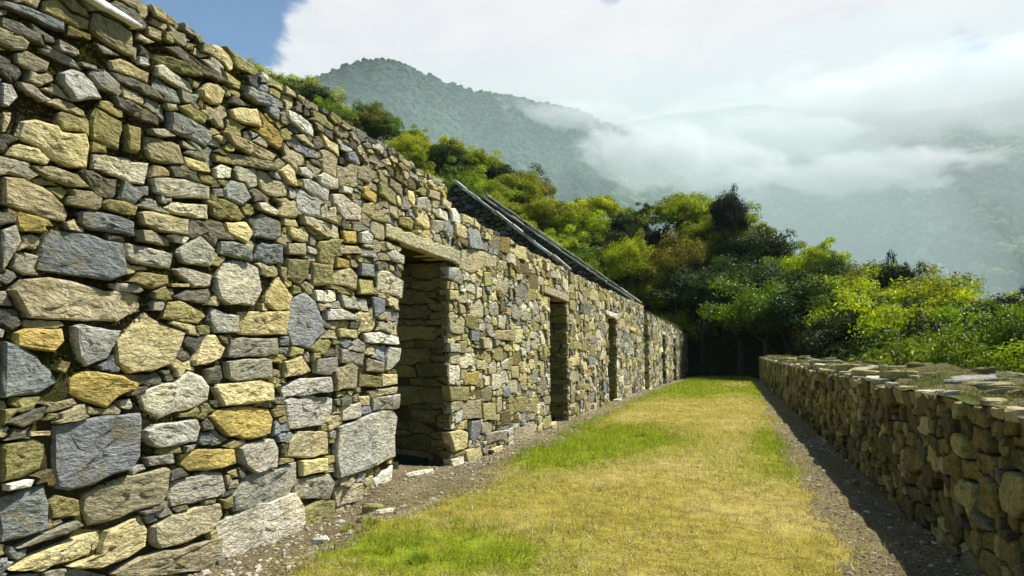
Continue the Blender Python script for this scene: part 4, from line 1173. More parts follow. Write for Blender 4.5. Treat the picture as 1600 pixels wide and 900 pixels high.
cp = sorted([pweight(s[0]) for s in st], reverse=True)[90]
place_stones(st, PFACE, par, OP, 300, g4, pweight, lambda P, tr: 2 if pweight(P) > cp else 1, proud=(0, .06))
st, _ = layout(18, PY1, -0.3, 1.6, 0.025, lambda U_, V_: V_ > ptop(U_) - .035, [(.14, (1.0, 1.9), 800, .03), (.09, (.8, 2), 4000, .04), (.055, (.8, 2.2), 6000, .05)], g4, gap=.012, mix=PMIX, coursing=.2)
place_stones(st, PFACE, par, OP, 0, g4, pweight, lambda P, tr: 0, proud=(0, .06))
mortar_sheet(PY0, PY1, -0.4, 1.55, 0.06, lambda U_, V_: V_ > ptop(U_) - .06, PFACE, par, OP, base=-.04)
segs = np.linspace(PY0, PY1, 23)
slabs('wall_core', [([(a, -.4), (b, -.4), (b, float(ptop(b)) - .1), (a, float(ptop(a)) - .1)], PFACE.fn, -.09, -PW) for a, b in zip(segs[:-1], segs[1:])], par, OP, M_MORTAR)
# mossy top
us = np.concatenate([np.arange(PY0, 16, .07), np.arange(16, PY1 + .3, .2)]); xs = np.linspace(PX - .02, PX + PW + .25, 26)
U_, X_ = np.meshgrid(us, xs, indexing='ij')
def ptopsurf(x, y):
    e = (x - PX)
    return ptop(y) - .035 + fbm(x * 2.2, y * 1.2, 4, 91) * .10 * sstep(0, .3, e) - .5 * sstep(PW - .05, PW + .25, e) + .05 * np.sin(np.clip(e / PW, 0, 1) * math.pi) + vnoise(x * 9, y * 7, 92) * .012 * sstep(0, .15, e)
Z_ = ptopsurf(X_, U_)
mfac = sstep(-.3, .45, fbm(X_ * 2.5, U_ * 1.5, 4, 93))[..., None]
Cm = np.array([.07, .08, .02]) * mfac + np.array([.115, .105, .045]) * (1 - mfac)
link('mossy_top', np_mesh('mossy_top', np.stack([X_, U_, Z_], -1).reshape(-1, 3) - np.array(OP), grid_faces(len(us), len(xs))[:, ::-1], Cm.reshape(-1, 3), smooth=True), M_LAWN, par)
# flat edge stones catching the sun
y = 2.2; k = 0
while y < PY1:
    sc_y = 1 + y / 18
    ln = g4.uniform(.10, .34) * min(sc_y, 1.8); wd = g4.uniform(.07, .20)
    if g4.uniform() < .72:
        x0 = PX - g4.uniform(-.01, .045)
        P = np.array([(x0, y), (x0 + g4.normal(0, .02), y + ln * .5), (x0 + g4.uniform(0, .04), y + ln * .97), (x0 + wd * .7, y + ln), (x0 + wd, y + ln * .5), (x0 + wd * .8, y - .01)])
        zt = float(ptop(y + ln / 2)) - .035 + g4.uniform(-.012, .03); tk = g4.uniform(.006, .024)
        Vv, q, t, tc, sm = stone_geo(P, tk, -.05, g4, 1 if y < 14 else 0, bev=.01, tl_s=.035)
        Vv[:, 2] += zt; c = Vv.mean(0)
        me = np_mesh('coping_slab', Vv - c, [q, t], np.tile(stone_color(('p', 'l', 'g', 't')[int(g4.choice(4, p=[.2, .25, .25, .3]))], g4), (len(Vv), 1)), tc, sm)
        link('coping_slab', me, M_STONE, par, tuple(c - np.array(OP)))
    y += ln + g4.uniform(0, .06)
taken_ = []
for k in range(900):                     # broad mossy slabs bedded in the top
    y = 3.4 + 30 * g4.uniform() ** 1.6; x = PX + g4.uniform(.22, PW - .1)
    a = g4.uniform(.12, .30) * (1 + y / 40)
    if any((x - q_[0]) ** 2 + ((y - q_[1]) * .8) ** 2 < (.8 * (a + q_[2])) ** 2 for q_ in taken_): continue
    if len(taken_) >= 130: break
    taken_.append((x, y, a))
    th = np.linspace(0, 2 * math.pi, 9, endpoint=False) + g4.uniform(-.25, .25, 9)
    rr_ = a * g4.uniform(.72, 1.1, 9)
    P = np.column_stack([x + np.cos(th) * rr_ * .85, y + np.sin(th) * rr_])
    Vv, q, t, tc, sm = stone_geo(P, g4.uniform(.015, .05), -.06, g4, 1, bev=.014, tl_s=.07)
    Vv[:, 2] += float(ptopsurf(np.array([x]), np.array([y]))[0]); c = Vv.mean(0)
    me = np_mesh('flat_stone', Vv - c, [q, t], np.tile(stone_color(('o', 'q', 't', 'k', 'g')[int(g4.choice(5, p=[.35, .2, .15, .2, .1]))], g4), (len(Vv), 1)), tc, sm)
    link('flat_stone', me, M_STONE, par, tuple(c - np.array(OP)))
VV, QQ, TT, CC, TCC = [], [], [], [], []; off = 0
for k in range(420):                     # small flat stones showing through the moss
    y = 3 + 40 * g4.uniform() ** 1.8; x = PX + g4.uniform(.2, PW - .05)
    a = g4.uniform(.02, .09) * (1 + y / 25); th = np.sort(g4.uniform(0, 2 * math.pi, 6)) ; 
    P = np.column_stack([x + np.cos(th) * a * g4.uniform(.5, 1), y + np.sin(th) * a])
    if abs(shade_area(P)) < .0008: continue
    Vv, q, t, tc, sm = stone_geo(P, g4.uniform(.0, .014), -.05, g4, 0, bev=.008, tl_s=.03)
    Vv[:, 2] += float(ptopsurf(np.array([x]), np.array([y]))[0])
    VV.append(Vv - np.array(OP)); QQ.append(q + off); TT.append(t + off); off += len(Vv); TCC.append(tc)
    CC.append(np.tile(stone_color(('p', 't', 'g')[k % 3], g4), (len(Vv), 1)))
tag(link('rubble_chips', np_mesh('rubble_chips', np.vstack(VV), [np.vstack(QQ), np.vstack(TT)], np.vstack(CC), np.vstack(TCC)), M_STONE, par), kind='stuff')
# ------------------------------------------------------------------ path: soil, turf, pebbles
def soil_z(x, y):
    x = np.asarray(x, float); y = np.asarray(y, float)
    edge = np.interp(y, [3.5, 6, 10.5, 24, 55], [-2.5, -2.55, -2.85, -3.1, -3.1])
    dip = np.interp(y, [0, 4, 6.0, 6.7, 7.9, 8.7, 9.5, 14, 22, 60], [.24, .23, .19, .05, .06, .17, .20, .12, .05, .03])
    z = -dip * sstep(0, 1, (edge - x) / (edge + 3.75))
    z = z - .05 * sstep(.9, 1.35, x)
    z = z - .065 * sstep(.10, .4, np.minimum(x - edge, np.interp(y, [0, 12, 30, 55], [.66, .66, .88, 1.06]) - x))
    return z + fbm(x * 3.1, y * 3.1, 4, 61) * .012 + np.abs(fbm(x * 11, y * 11, 2, 62)) * .010
def lawn_left(y): return np.interp(y, [0, 3.5, 6, 10.5, 24, 55], [-2.55, -2.58, -2.6, -2.93, -3.18, -3.05]) + fbm(y * 1.7, y * 0 + 1, 4, 63) * .19
def lawn_right(y): return np.interp(y, [0, 12, 30, 55], [.66, .66, .88, 1.06]) + fbm(y * 2.1, y * 0 + 5, 4, 64) * .08
def lawn_z(x, y):
    return .02 + fbm(x * .9, y * .5, 3, 65) * .016 + fbm(x * 5, y * 5, 3, 66) * .011 + vnoise(x * 16, y * 16, 67) * .004
ys = np.concatenate([np.arange(-1.5, 2.5, .25), np.arange(2.5, 10, .035), np.arange(10, 22, .09), np.arange(22, 57.3, .3)])
xs = np.arange(-4.75, 1.58, .04)
Y_, X_ = np.meshgrid(ys, xs, indexing='ij')
V = np.stack([X_, Y_, soil_z(X_, Y_)], -1).reshape(-1, 3)
so = link('soil_path', np_mesh('soil_path', V, grid_faces(len(ys), len(xs))[:, ::-1], smooth=True), M_SOIL)
tag(so, 'bare stony earth along the foot of the walls', kind='structure')

def patch(x, y):
    """0 = straw, 1 = green"""
    x = np.asarray(x, float); y = np.asarray(y, float)
    n_ = fbm(x * .8, y * .42, 4, 81)
    b = lambda cx, cy, rx, ry: np.exp(-(((x - cx) / rx) ** 2 + ((y - cy) / ry) ** 2))
    g_ = n_ * .46 - .04 + .2 * sstep(-.8, -2.2, x) + 1.35 * b(-2.1, 10.2, 1.05, 3.3) + .95 * b(-2.25, 4.2, .55, .75) + .75 * b(-1.5, 4.3, .35, .4) + .9 * b(.45, 12.0, .35, 4.2) + .45 * b(-.6, 10.5, 1.6, 2.2)
    g_ = g_ + 1.15 * sstep(19, 32, y) * (1 - .75 * b(.1, 40, .8, 9)) - .3 * sstep(13, 17, y) * (1 - sstep(20, 24, y)) + .8 * b(-2.9, 15, .28, 6) + .5 * b(-2.4, 6.3, .25, .6)
    g_ = g_ + .5 * np.exp(-((x - lawn_left(y) - .1) / .3) ** 2) * sstep(10, 16, y) + .35 * np.exp(-((lawn_right(y) - .05 - x) / .22) ** 2) * sstep(6, 9, y)
    g_ = g_ - .6 * b(-.3, 6.6, 1.5, 1.5)
    return np.clip(g_ + vnoise(x * 9, y * 9, 5) * .16, 0, 1)
def turf_color(x, y, t=None):
    g_ = patch(x, y)[..., None]
    dry = sstep(-.5, .6, fbm(x * 1.3 + 9, y * .8, 4, 83))[..., None]
    straw = np.array([.52, .425, .125]) * dry + np.array([.41, .345, .06]) * (1 - dry)
    green = np.array([.28, .35, .022]); mid = np.array([.36, .335, .055])
    c = np.where(g_ < .5, straw * (1 - g_ * 2) + mid * g_ * 2, mid * (2 - g_ * 2) + green * (g_ * 2 - 1))
    return c
xs = np.arange(-3.6, 1.4, .05)
Y_, X_ = np.meshgrid(ys[ys < 54.6], xs, indexing='ij')
L_, R_ = lawn_left(Y_), lawn_right(Y_)
inside = (X_ > L_) & (X_ < R_)
Z_ = lawn_z(X_, Y_)
edge = np.minimum(X_ - L_, R_ - X_)
Z_ = Z_ - .03 * (1 - sstep(0, .16, edge)) - .35 * sstep(53.2, 54.6, Y_)
V = np.stack([X_, Y_, Z_], -1).reshape(-1, 3)
F = grid_faces(Y_.shape[0], len(xs)); F = F[inside.ravel()[F].all(1)]
C = turf_color(X_, Y_).reshape(-1, 3) * .55 * (1 + .35 * vnoise(X_ * 13, Y_ * 13, 4).reshape(-1, 1))
lw = link('lawn', np_mesh('lawn', V, F[:, ::-1], C, smooth=True), M_LAWN)
tag(lw, 'strip of turf, straw yellow with green patches, running down the path', kind='structure')

g5 = np.random.default_rng(55)
def blades(n, y0, y1, h, wdt, lean=1.9, power=1.0):
    y = y0 + (y1 - y0) * g5.uniform(0, 1, n) ** power
    x = g5.uniform(-3.4, 1.25, n)
    e = np.minimum(x - lawn_left(y), lawn_right(y) - x)
    ok = (e > -.22 * g5.uniform(0, 1, n) ** 3)
    clump = fbm(x * 6, y * 6, 3, 87)
    if h > .07: ok &= fbm(x * 1.9, y * 1.9, 3, 88) > .35
    ok &= clump + g5.uniform(-1, 1, n) > -.55
    x, y, clump = x[ok], y[ok], clump[ok]; n = len(x)
    gp = patch(x, y)
    z = np.where(np.minimum(x - lawn_left(y), lawn_right(y) - x) > .05, lawn_z(x, y) - .006, soil_z(x, y))
    hh = h * 1.25 * g5.uniform(.3, 1.35, n) * (1 + .5 * gp) * (1 + .35 * clump)
    th = g5.uniform(0, 2 * math.pi, n); ln = np.abs(g5.normal(0, lean, n)) * (1.15 - .5 * gp)
    tip = np.stack([np.cos(th) * ln, np.sin(th) * ln, np.ones(n)], -1)
    tip = tip / np.linalg.norm(tip, axis=1)[:, None] * hh[:, None]
    ph = g5.uniform(0, 2 * math.pi, n)
    s = np.stack([np.cos(ph), np.sin(ph), np.zeros(n)], -1) * (wdt * g5.uniform(.6, 1.3, n))[:, None]
    B = np.stack([x, y, z], -1)
    V = np.stack([B - s, B + s, B + tip], 1).reshape(-1, 3)
    c = turf_color(x, y)
    rn = g5.uniform(0, 1, (n, 1))
    c = c * g5.uniform(.35, 1.4, (n, 1))
    pale = (rn < .26) & (gp[:, None] < .6)
    c = np.where(pale, np.array([.66, .59, .36]), c)
    c = np.where(rn > .93, np.array([.13, .085, .03]), c)
    return V, np.arange(3 * n).reshape(n, 3), np.repeat(c, 3, 0)
Vs, Fs, Cs = [], [], []; off = 0
for a in [(85000, 3.1, 7.5, .046, .0022), (62000, 7.5, 14, .046, .0033), (42000, 14, 28, .042, .0058), (30000, 28, 54.3, .055, .011), (9000, 3.1, 20, .075, .0026)]:
    V, F, C = blades(*a); Vs.append(V); Fs.append(F + off); Cs.append(C); off += len(V)
tag(link('grass', np_mesh('grass', np.vstack(Vs), np.vstack(Fs), np.vstack(Cs)), M_GRASS), 'short dry and green grass blades covering the turf strip', 'grass', kind='stuff')

# taller fresh tufts
def tuft_mesh(n, h, spread, col, seed):
    g_ = np.random.default_rng(seed)
    th = g_.uniform(0, 2 * math.pi, n); r = spread * np.sqrt(g_.uniform(0, 1, n))
    B = np.stack([np.cos(th) * r, np.sin(th) * r, np.zeros(n)], -1)
    ln = g_.uniform(.15, 1.0, n); hh = h * g_.uniform(.5, 1.2, n)
    tip = np.stack([np.cos(th) * ln, np.sin(th) * ln, np.ones(n)], -1); tip = tip / np.linalg.norm(tip, axis=1)[:, None] * hh[:, None]
    mid_ = B + tip * .55 + np.array([0, 0, .12]) * hh[:, None]
    ph = th + math.pi / 2; s = np.stack([np.cos(ph), np.sin(ph), np.zeros(n)], -1) * .0028
    end = B + tip; end[:, 2] -= .15 * hh
    V = np.stack([B - s, B + s, mid_ + s * .8, mid_ - s * .8, end], 1).reshape(-1, 3)
    i = np.arange(n)[:, None] * 5
    q = i + np.array([[0, 1, 2, 3]]); t = i + np.array([[3, 2, 4]])
    c = np.array(col) * g_.uniform(.6, 1.35, (n, 1))
    return np_mesh('grass_tuft', V, [q, t], np.repeat(c, 5, 0))
def on_ground(px, py, z=0.0):
    d = RAY(px, py); k = (z - EYE[2]) / d[2]
    x, y = d[0] * k, d[1] * k
    return x, y
TUFTS = [(655, 880, 'bright green grass tuft at the bottom edge of the photo, left of the straw turf'), (600, 868, 'smaller green tuft just left of the brightest one in the near turf'),
         (578, 822, 'low green tuft on the soil edge below the pale loose stone'), (715, 822, 'thin green tuft where turf meets soil below the first doorway'),
         (1000, 684, 'green tuft standing on the turf right of the lime patch'), (545, 706 + 105, 'small weed growing at the foot of the near wall')]
tm = [tuft_mesh(150, .085, .07, (.16, .26, .02), 5), tuft_mesh(90, .06, .06, (.22, .29, .02), 6)]
for i, (px, py, lb) in enumerate(TUFTS):
    x, y = on_ground(px, py)
    z = float(max(soil_z(x, y), lawn_z(x, y) - .01) if x > lawn_left(np.array(y)) else soil_z(x, y))
    o = link('grass_tuft', tm[0 if i in (0, 4) else 1], M_GRASS, None, (x, y, z - .004)); o.rotation_euler = (0, 0, i * 1.7)
    tag(o, lb, 'grass tuft', 'green grass tufts')

# pebbles and clods on the soil: one mass
t_ = (1 + 5 ** .5) / 2
ICO = np.array([(-1, t_, 0), (1, t_, 0), (-1, -t_, 0), (1, -t_, 0), (0, -1, t_), (0, 1, t_), (0, -1, -t_), (0, 1, -t_), (t_, 0, -1), (t_, 0, 1), (-t_, 0, -1), (-t_, 0, 1)]) / math.hypot(1, t_)
ICOF = np.array([(0, 11, 5), (0, 5, 1), (0, 1, 7), (0, 7, 10), (0, 10, 11), (1, 5, 9), (5, 11, 4), (11, 10, 2), (10, 7, 6), (7, 1, 8), (3, 9, 4), (3, 4, 2), (3, 2, 6), (3, 6, 8), (3, 8, 9), (4, 9, 5), (2, 4, 11), (6, 2, 10), (8, 6, 7), (9, 8, 1)])
def pebbles(n, y0, y1, s0, s1, side):
    y = y0 + (y1 - y0) * g5.uniform(0, 1, n) ** 1.5
    if side == 'L': x = np.where(g5.uniform(0, 1, n) < .8, lawn_left(y) - g5.uniform(-.05, 1, n) ** 1.0 * (lawn_left(y) + 3.78), g5.uniform(-4.5, -3.6, n))
    else: x = lawn_right(y) + g5.uniform(-.03, 1, n) * (1.42 - lawn_right(y))
    s = s0 * (s1 / s0) ** (g5.uniform(0, 1, n) ** 2.2)
    A = g5.uniform(.55, 1.25, (n, 1, 3)); A[:, :, 2] *= .6
    V = ICO[None] * A * (1 + g5.uniform(-.28, .28, (n, 12, 1))) * s[:, None, None]
    V = V + np.stack([x, y, soil_z(x, y) + s * .12], -1)[:, None]
    F = ICOF[None] + (np.arange(n) * 12)[:, None, None]
    t = g5.uniform(0, 1, (n, 1)); big = (s > .018)[:, None]
    c = np.array([.115, .09, .05]) * (1 - t) + np.array([.25, .21, .135]) * t
    c = np.where((g5.uniform(0, 1, (n, 1)) < .14) | big, np.array([.40, .37, .29]) * g5.uniform(.6, 1.2, (n, 1)), c)
    return V.reshape(-1, 3), F.reshape(-1, 3), np.repeat(c, 12, 0)
Vs, Fs, Cs = [], [], []; off = 0
for a in [(9000, 3.0, 10, .004, .020, 'L'), (500, 3.0, 14, .014, .042, 'L'), (3500, 9, 40, .010, .035, 'L'), (9000, 3.4, 12, .004, .016, 'R'), (260, 3.4, 14, .012, .035, 'R'), (2500, 11, 45, .008, .03, 'R')]:
    V, F, C = pebbles(*a); Vs.append(V); Fs.append(F + off); Cs.append(C); off += len(V)
tag(link('pebbles', np_mesh('pebbles', np.vstack(Vs), np.vstack(Fs), np.vstack(Cs)), M_PEB), 'loose pebbles and clods strewn over the bare soil strips', 'pebbles', kind='stuff')
# dead grass litter on the soil
n = 26000
y = 3 + 22 * g5.uniform(0, 1, n) ** 1.8
sideR = g5.uniform(0, 1, n) < .45
x = np.where(sideR, lawn_right(y) + g5.uniform(0, 1, n) ** 1.3 * .55, lawn_left(y) - g5.uniform(0, 1, n) ** 1.3 * .9)
ok = (fbm(x * 3, y * 3, 3, 99) + g5.uniform(-.7, .5, n)) > -.1; x, y, sideR = x[ok], y[ok], sideR[ok]; n = len(x)
th = g5.uniform(0, 2 * math.pi, n); L = g5.uniform(.012, .05, n) * (1 + y / 14)
B = np.stack([x, y, soil_z(x, y) + .003], -1)
dv = np.stack([np.cos(th) * L, np.sin(th) * L, g5.uniform(0, .6, n) * L], -1); s = np.stack([-np.sin(th), np.cos(th), np.zeros(n)], -1) * (.0016 * (1 + y / 9))[:, None]
V = np.stack([B - s, B + s, B + dv], 1).reshape(-1, 3)
cc = np.where(g5.uniform(0, 1, (n, 1)) < .25, np.array([.20, .24, .04]), np.array([.33, .27, .13]) * g5.uniform(.4, 1.3, (n, 1)))
tag(link('dry_litter', np_mesh('dry_litter', V, np.arange(3 * n).reshape(n, 3), np.repeat(cc, 3, 0)), M_GRASS), 'sparse dead grass scattered on the bare soil', 'dry grass', kind='stuff')

# moss and short grass on the parapet
n = 120000
y = 3.2 + 41 * g5.uniform(0, 1, n) ** 1.7; x = PX + g5.uniform(.04, PW + .1, n)
ok = fbm(x * 2.5, y * 1.5, 4, 93) + g5.uniform(-1.1, .6, n) > -.6; x, y = x[ok], y[ok]; n = len(x)
B = np.stack([x, y, ptopsurf(x, y) - .003], -1)
k = (1 + y / 9)[:, None]
dv = np.stack([g5.normal(0, .7, n), g5.normal(0, .7, n), g5.uniform(.4, 1, n)], -1) * g5.uniform(.01, .032, (n, 1)) * (1 + y / 30)[:, None]
ph = g5.uniform(0, 6.28, n); s = np.stack([np.cos(ph), np.sin(ph), np.zeros(n)], -1) * .0022 * k
V = np.stack([B - s, B + s, B + dv], 1).reshape(-1, 3)
q = g5.uniform(0, 1, (n, 1)); c = np.array([.09, .105, .02]) * q + np.array([.20, .175, .06]) * (1 - q)
tag(link('moss_tufts', np_mesh('moss_tufts', V - np.array(OP), np.arange(3 * n).reshape(n, 3), np.repeat(c, 3, 0)), M_MOSS, par), kind='stuff')

# long dead stalks lying over the near turf
n = 9000
y = 3.2 + 9 * g5.uniform(0, 1, n) ** 1.5; x = g5.uniform(-2.7, .8, n)
ok = (x > lawn_left(y) - .05) & (x < lawn_right(y) + .08) & (fbm(x * 2.3, y * 2.3, 3, 103) + g5.uniform(-.6, .6, n) > 0) & (patch(x, y) < .6)
x, y = x[ok], y[ok]; n = len(x)
th = g5.uniform(0, 2 * math.pi, n); L = g5.uniform(.03, .10, n)
B = np.stack([x, y, lawn_z(x, y) + g5.uniform(.012, .035, n)], -1)
dv = np.stack([np.cos(th) * L, np.sin(th) * L, g5.uniform(-.2, .5, n) * L], -1); s = np.stack([-np.sin(th), np.cos(th), np.zeros(n)], -1) * (.0016 * (1 + y / 9))[:, None]
V = np.stack([B - s, B + s, B + dv], 1).reshape(-1, 3)
cc = np.array([.60, .52, .28]) * g5.uniform(.45, 1.1, (n, 1))
tag(link('dead_stalks', np_mesh('dead_stalks', V, np.arange(3 * n).reshape(n, 3), np.repeat(cc, 3, 0)), M_GRASS), 'pale dead stalks lying loose over the near turf', 'dry grass', kind='stuff')

# single loose stones one can point at
def loose_stone(px, py, w_, l_, h_, rot, kind, label, seed):
    g_ = np.random.default_rng(seed)
    x, y = on_ground(px, py, -.06)
    th = np.linspace(0, 2 * math.pi, 9, endpoint=False)
    P = np.column_stack([np.cos(th) * l_ / 2, np.sin(th) * w_ / 2]) * (1 + g_.uniform(-.2, .12, (9, 1)))
    ca, sa = math.cos(rot), math.sin(rot); P = P @ np.array([[ca, sa], [-sa, ca]])
    V, q, t, tc, sm = stone_geo(P, h_, -.03, g_, 1, bev=min(h_ * .5, .02))
    o = link('loose_stone', np_mesh('loose_stone', V, [q, t], np.tile(stone_color(kind, g_), (len(V), 1)), tc, sm), M_STONE, None, (x, y, float(soil_z(x, y))))
    tag(o, label, 'stone', 'loose stones at the foot of the near wall')
LS = [(600, 803, .10, .20, .035, .9, 'w', 'pale flat loose stone lying on the soil left below the first doorway'),
      (655, 746, .16, .42, .06, 1.2, 'w', 'long pale threshold stone half buried at the foot of the first doorway'),
      (583, 785, .12, .26, .07, 1.0, 'o', 'mossy oblong stone tipped against the wall corner beside the first doorway'),
      (565, 810, .06, .09, .04, .3, 't', 'small tan stone just left of the pale flat stone'),
      (500, 840, .09, .15, .05, .5, 'w', 'small white stone at the wall foot, nearest the big cream block'),
      (1330, 763, .10, .18, .05, .5, 'o', 'dark clod-like stone at the sunlit edge of the right-hand soil strip'),
      (965, 628, .25, .45, .07, 1.3, 'w', 'white stone on the soil before the third doorway'),
      (860, 664, .22, .42, .09, 1.4, 'y', 'yellowish stone set in the soil before the second doorway')]
for i, a in enumerate(LS): loose_stone(*a, 200 + i)

# ------------------------------------------------------------------ trees
def leaves(Cn, Nrm, size, g_, col):
    """folded leaves (2 triangles each) at points Cn, loosely facing Nrm"""
    n = len(Cn)
    Nn = Nrm + g_.normal(0, .55, (n, 3)); Nn /= np.linalg.norm(Nn, axis=1)[:, None]
    a = np.cross(Nn, g_.normal(0, 1, (n, 3))); a /= np.linalg.norm(a, axis=1)[:, None]
    b = np.cross(Nn, a)
    s = size * g_.uniform(.6, 1.35, (n, 1))
    tip = Cn + a * s - np.array([0, 0, .25]) * s; base = Cn - a * s * .6
    l = Cn + b * s * .36 + Nn * s * .1; r = Cn - b * s * .36 + Nn * s * .1
    V = np.stack([base, l, tip, r], 1).reshape(-1, 3)
    i = np.arange(n)[:, None] * 4
    F = np.vstack([i + np.array([[0, 1, 2]]), i + np.array([[0, 2, 3]])])
    return V, F, np.repeat(col, 4, 0)

def crown_mesh(seed, rx, rz, zc, nclump, nleaf, lsize, droop=0.0, clr=(.34, .5)):
    g_ = np.random.default_rng(seed)
    u = g_.normal(0, 1, (nclump, 3)); u /= np.linalg.norm(u, axis=1)[:, None]
    u[:, 2] = np.where(u[:, 2] < -.35, -u[:, 2] * .6, u[:, 2])
    rad = g_.uniform(.35, 1.0, (nclump, 1)) ** .6
    cc = u * rad * np.array([rx, rx, rz]) * (1 + .22 * g_.normal(0, 1, (nclump, 1)))
    cr = g_.uniform(clr[0], clr[1], nclump) * rx
    w_ = cr ** 2; k = g_.choice(nclump, nleaf, p=w_ / w_.sum())
    d = g_.normal(0, 1, (nleaf, 3)); d[:, 2] = np.abs(d[:, 2]) * 1.1 - .45; d /= np.linalg.norm(d, axis=1)[:, None]
    C = cc[k] + d * cr[k][:, None] * (g_.uniform(.45, 1.06, (nleaf, 1))) * np.array([1, 1, .85])
    tone = g_.uniform(.55, 1.35, nclump)[k] * g_.uniform(.7, 1.35, nleaf)
    col = np.stack([tone * g_.uniform(.85, 1.2, nleaf), tone, tone * g_.uniform(.7, 1.2, nleaf)], -1)
    C[:, 2] += zc
    V, F, CC = leaves(C, d * np.array([1, 1, .7]) + np.array([0, 0, .45]), lsize, g_, col)
    return np_mesh('crown', V, F, CC), cc + np.array([0, 0, zc]), cr

def limb(p0, p1, r0, r1, sides=6, bend=None, segs=4):
    p0, p1 = np.array(p0, float), np.array(p1, float)
    pts = []
    for t in np.linspace(0, 1, segs + 1):
        q = p0 + (p1 - p0) * t
        if bend is not None: q = q + np.array(bend) * math.sin(t * math.pi)
        pts.append(q)
    d = (p1 - p0) / (np.linalg.norm(p1 - p0) + 1e-9)
    a = np.cross(d, [.3, .9, .2]); a /= np.linalg.norm(a); b = np.cross(d, a)
    th = np.linspace(0, 2 * math.pi, sides, endpoint=False)
    V = np.vstack([pts[k] + (np.cos(th)[:, None] * a + np.sin(th)[:, None] * b) * (r0 + (r1 - r0) * k / segs) for k in range(segs + 1)])
    F = []
    for k in range(segs):
        for j in range(sides):
            F.append([k * sides + j, k * sides + (j + 1) % sides, (k + 1) * sides + (j + 1) % sides, (k + 1) * sides + j])
    return V, np.array(F)

def trunk_mesh(seed, zc, cc, r=.14, nl=9):
    g_ = np.random.default_rng(seed + 500)
    Vs, Fs = [], []; off = 0
    fork = np.array([g_.normal(0, .15), g_.normal(0, .15), zc * .45])
    parts = [limb((0, 0, -.6), fork, r * 1.25, r * .9, 8, (g_.normal(0, .1), g_.normal(0, .1), 0))]
    for k in g_.choice(len(cc), min(nl, len(cc)), replace=False):
        parts.append(limb(fork, cc[k], r * .5, r * .1, 5, (0, 0, -.12 * zc)))
    for V, F in parts: Vs.append(V); Fs.append(F + off); off += len(V)
    return np_mesh('trunk', np.vstack(Vs), np.vstack(Fs), smooth=True)

KINDS = {}
def kind_of_tree(name, seed, *a, r=.14, **kw):
    cm, cc, cr = crown_mesh(seed, *a, **kw)
    KINDS[name] = (cm, trunk_mesh(seed, a[2], cc, r))
for s_ in range(4): kind_of_tree('round%d' % s_, 300 + s_, 2.4, 1.9, 2.5, 60, 9500, .135, clr=(.22, .38))
for s_ in range(3): kind_of_tree('spread%d' % s_, 320 + s_, 3.1, 1.9, 2.6, 70, 12000, .14, r=.18, clr=(.2, .34))
for s_ in range(3): kind_of_tree('bush%d' % s_, 340 + s_, 1.9, 1.35, 1.7, 50, 17000, .047, r=.08, clr=(.26, .42))
for s_ in range(2): kind_of_tree('loose%d' % s_, 360 + s_, 1.9, 2.2, 3.6, 34, 4000, .14, clr=(.22, .34))
for s_ in range(2): kind_of_tree('tall%d' % s_, 380 + s_, 3.4, 2.3, 6.2, 90, 17000, .145, r=.24, clr=(.18, .32))

TONES = dict(scrub=(.085, .12, .014), moss=(.105, .12, .018), lime=(.30, .345, .012), green=(.135, .195, .013), deep=(.036, .062, .012), blue=(.028, .048, .018), olive=(.20, .20, .03), rust=(.21, .195, .024), black=(.018, .024, .018))
TONE_WORD = dict(scrub='mid-green', moss='olive-green', lime='yellow-green', green='green', deep='dark green', blue='bluish', olive='olive', rust='rust-tinged', black='near-black')
def tree(kind, x, y, z, s, rot, tone, label, group=None, name='tree', cat='tree', sz=None, tilt=(0, 0)):
    cm, tr = KINDS[kind]
    e = empty(name, (x, y, z)); e.rotation_euler = (tilt[0], tilt[1], rot); e.scale = (s, s, sz or s)
    tag(e, label, cat, group)
    c = link('crown', cm, M_LEAF, e); col = TONES[tone]; k = rnd.uniform(.8, 1.2)
    c.color = (col[0] * k * rnd.uniform(.9, 1.1), col[1] * k, col[2] * k * rnd.uniform(.85, 1.15), 1)
    link('trunk', tr, M_BARK, e)
    return e

def zone_of(px):
    if px < 720: return 'behind the nearest ruin'
    if px < 960: return 'above the gabled ruin'
    if px < 1210: return 'beyond the path end'
    return 'beyond the mossy parapet'
def az_px(az):
    lo, hi = 0.0, 2600.0
    for _ in range(40):
        m = (lo + hi) / 2
        if AZ(m) < az: lo = m
        else: hi = m
    return lo
g6 = np.random.default_rng(66)
count = 0; made = []
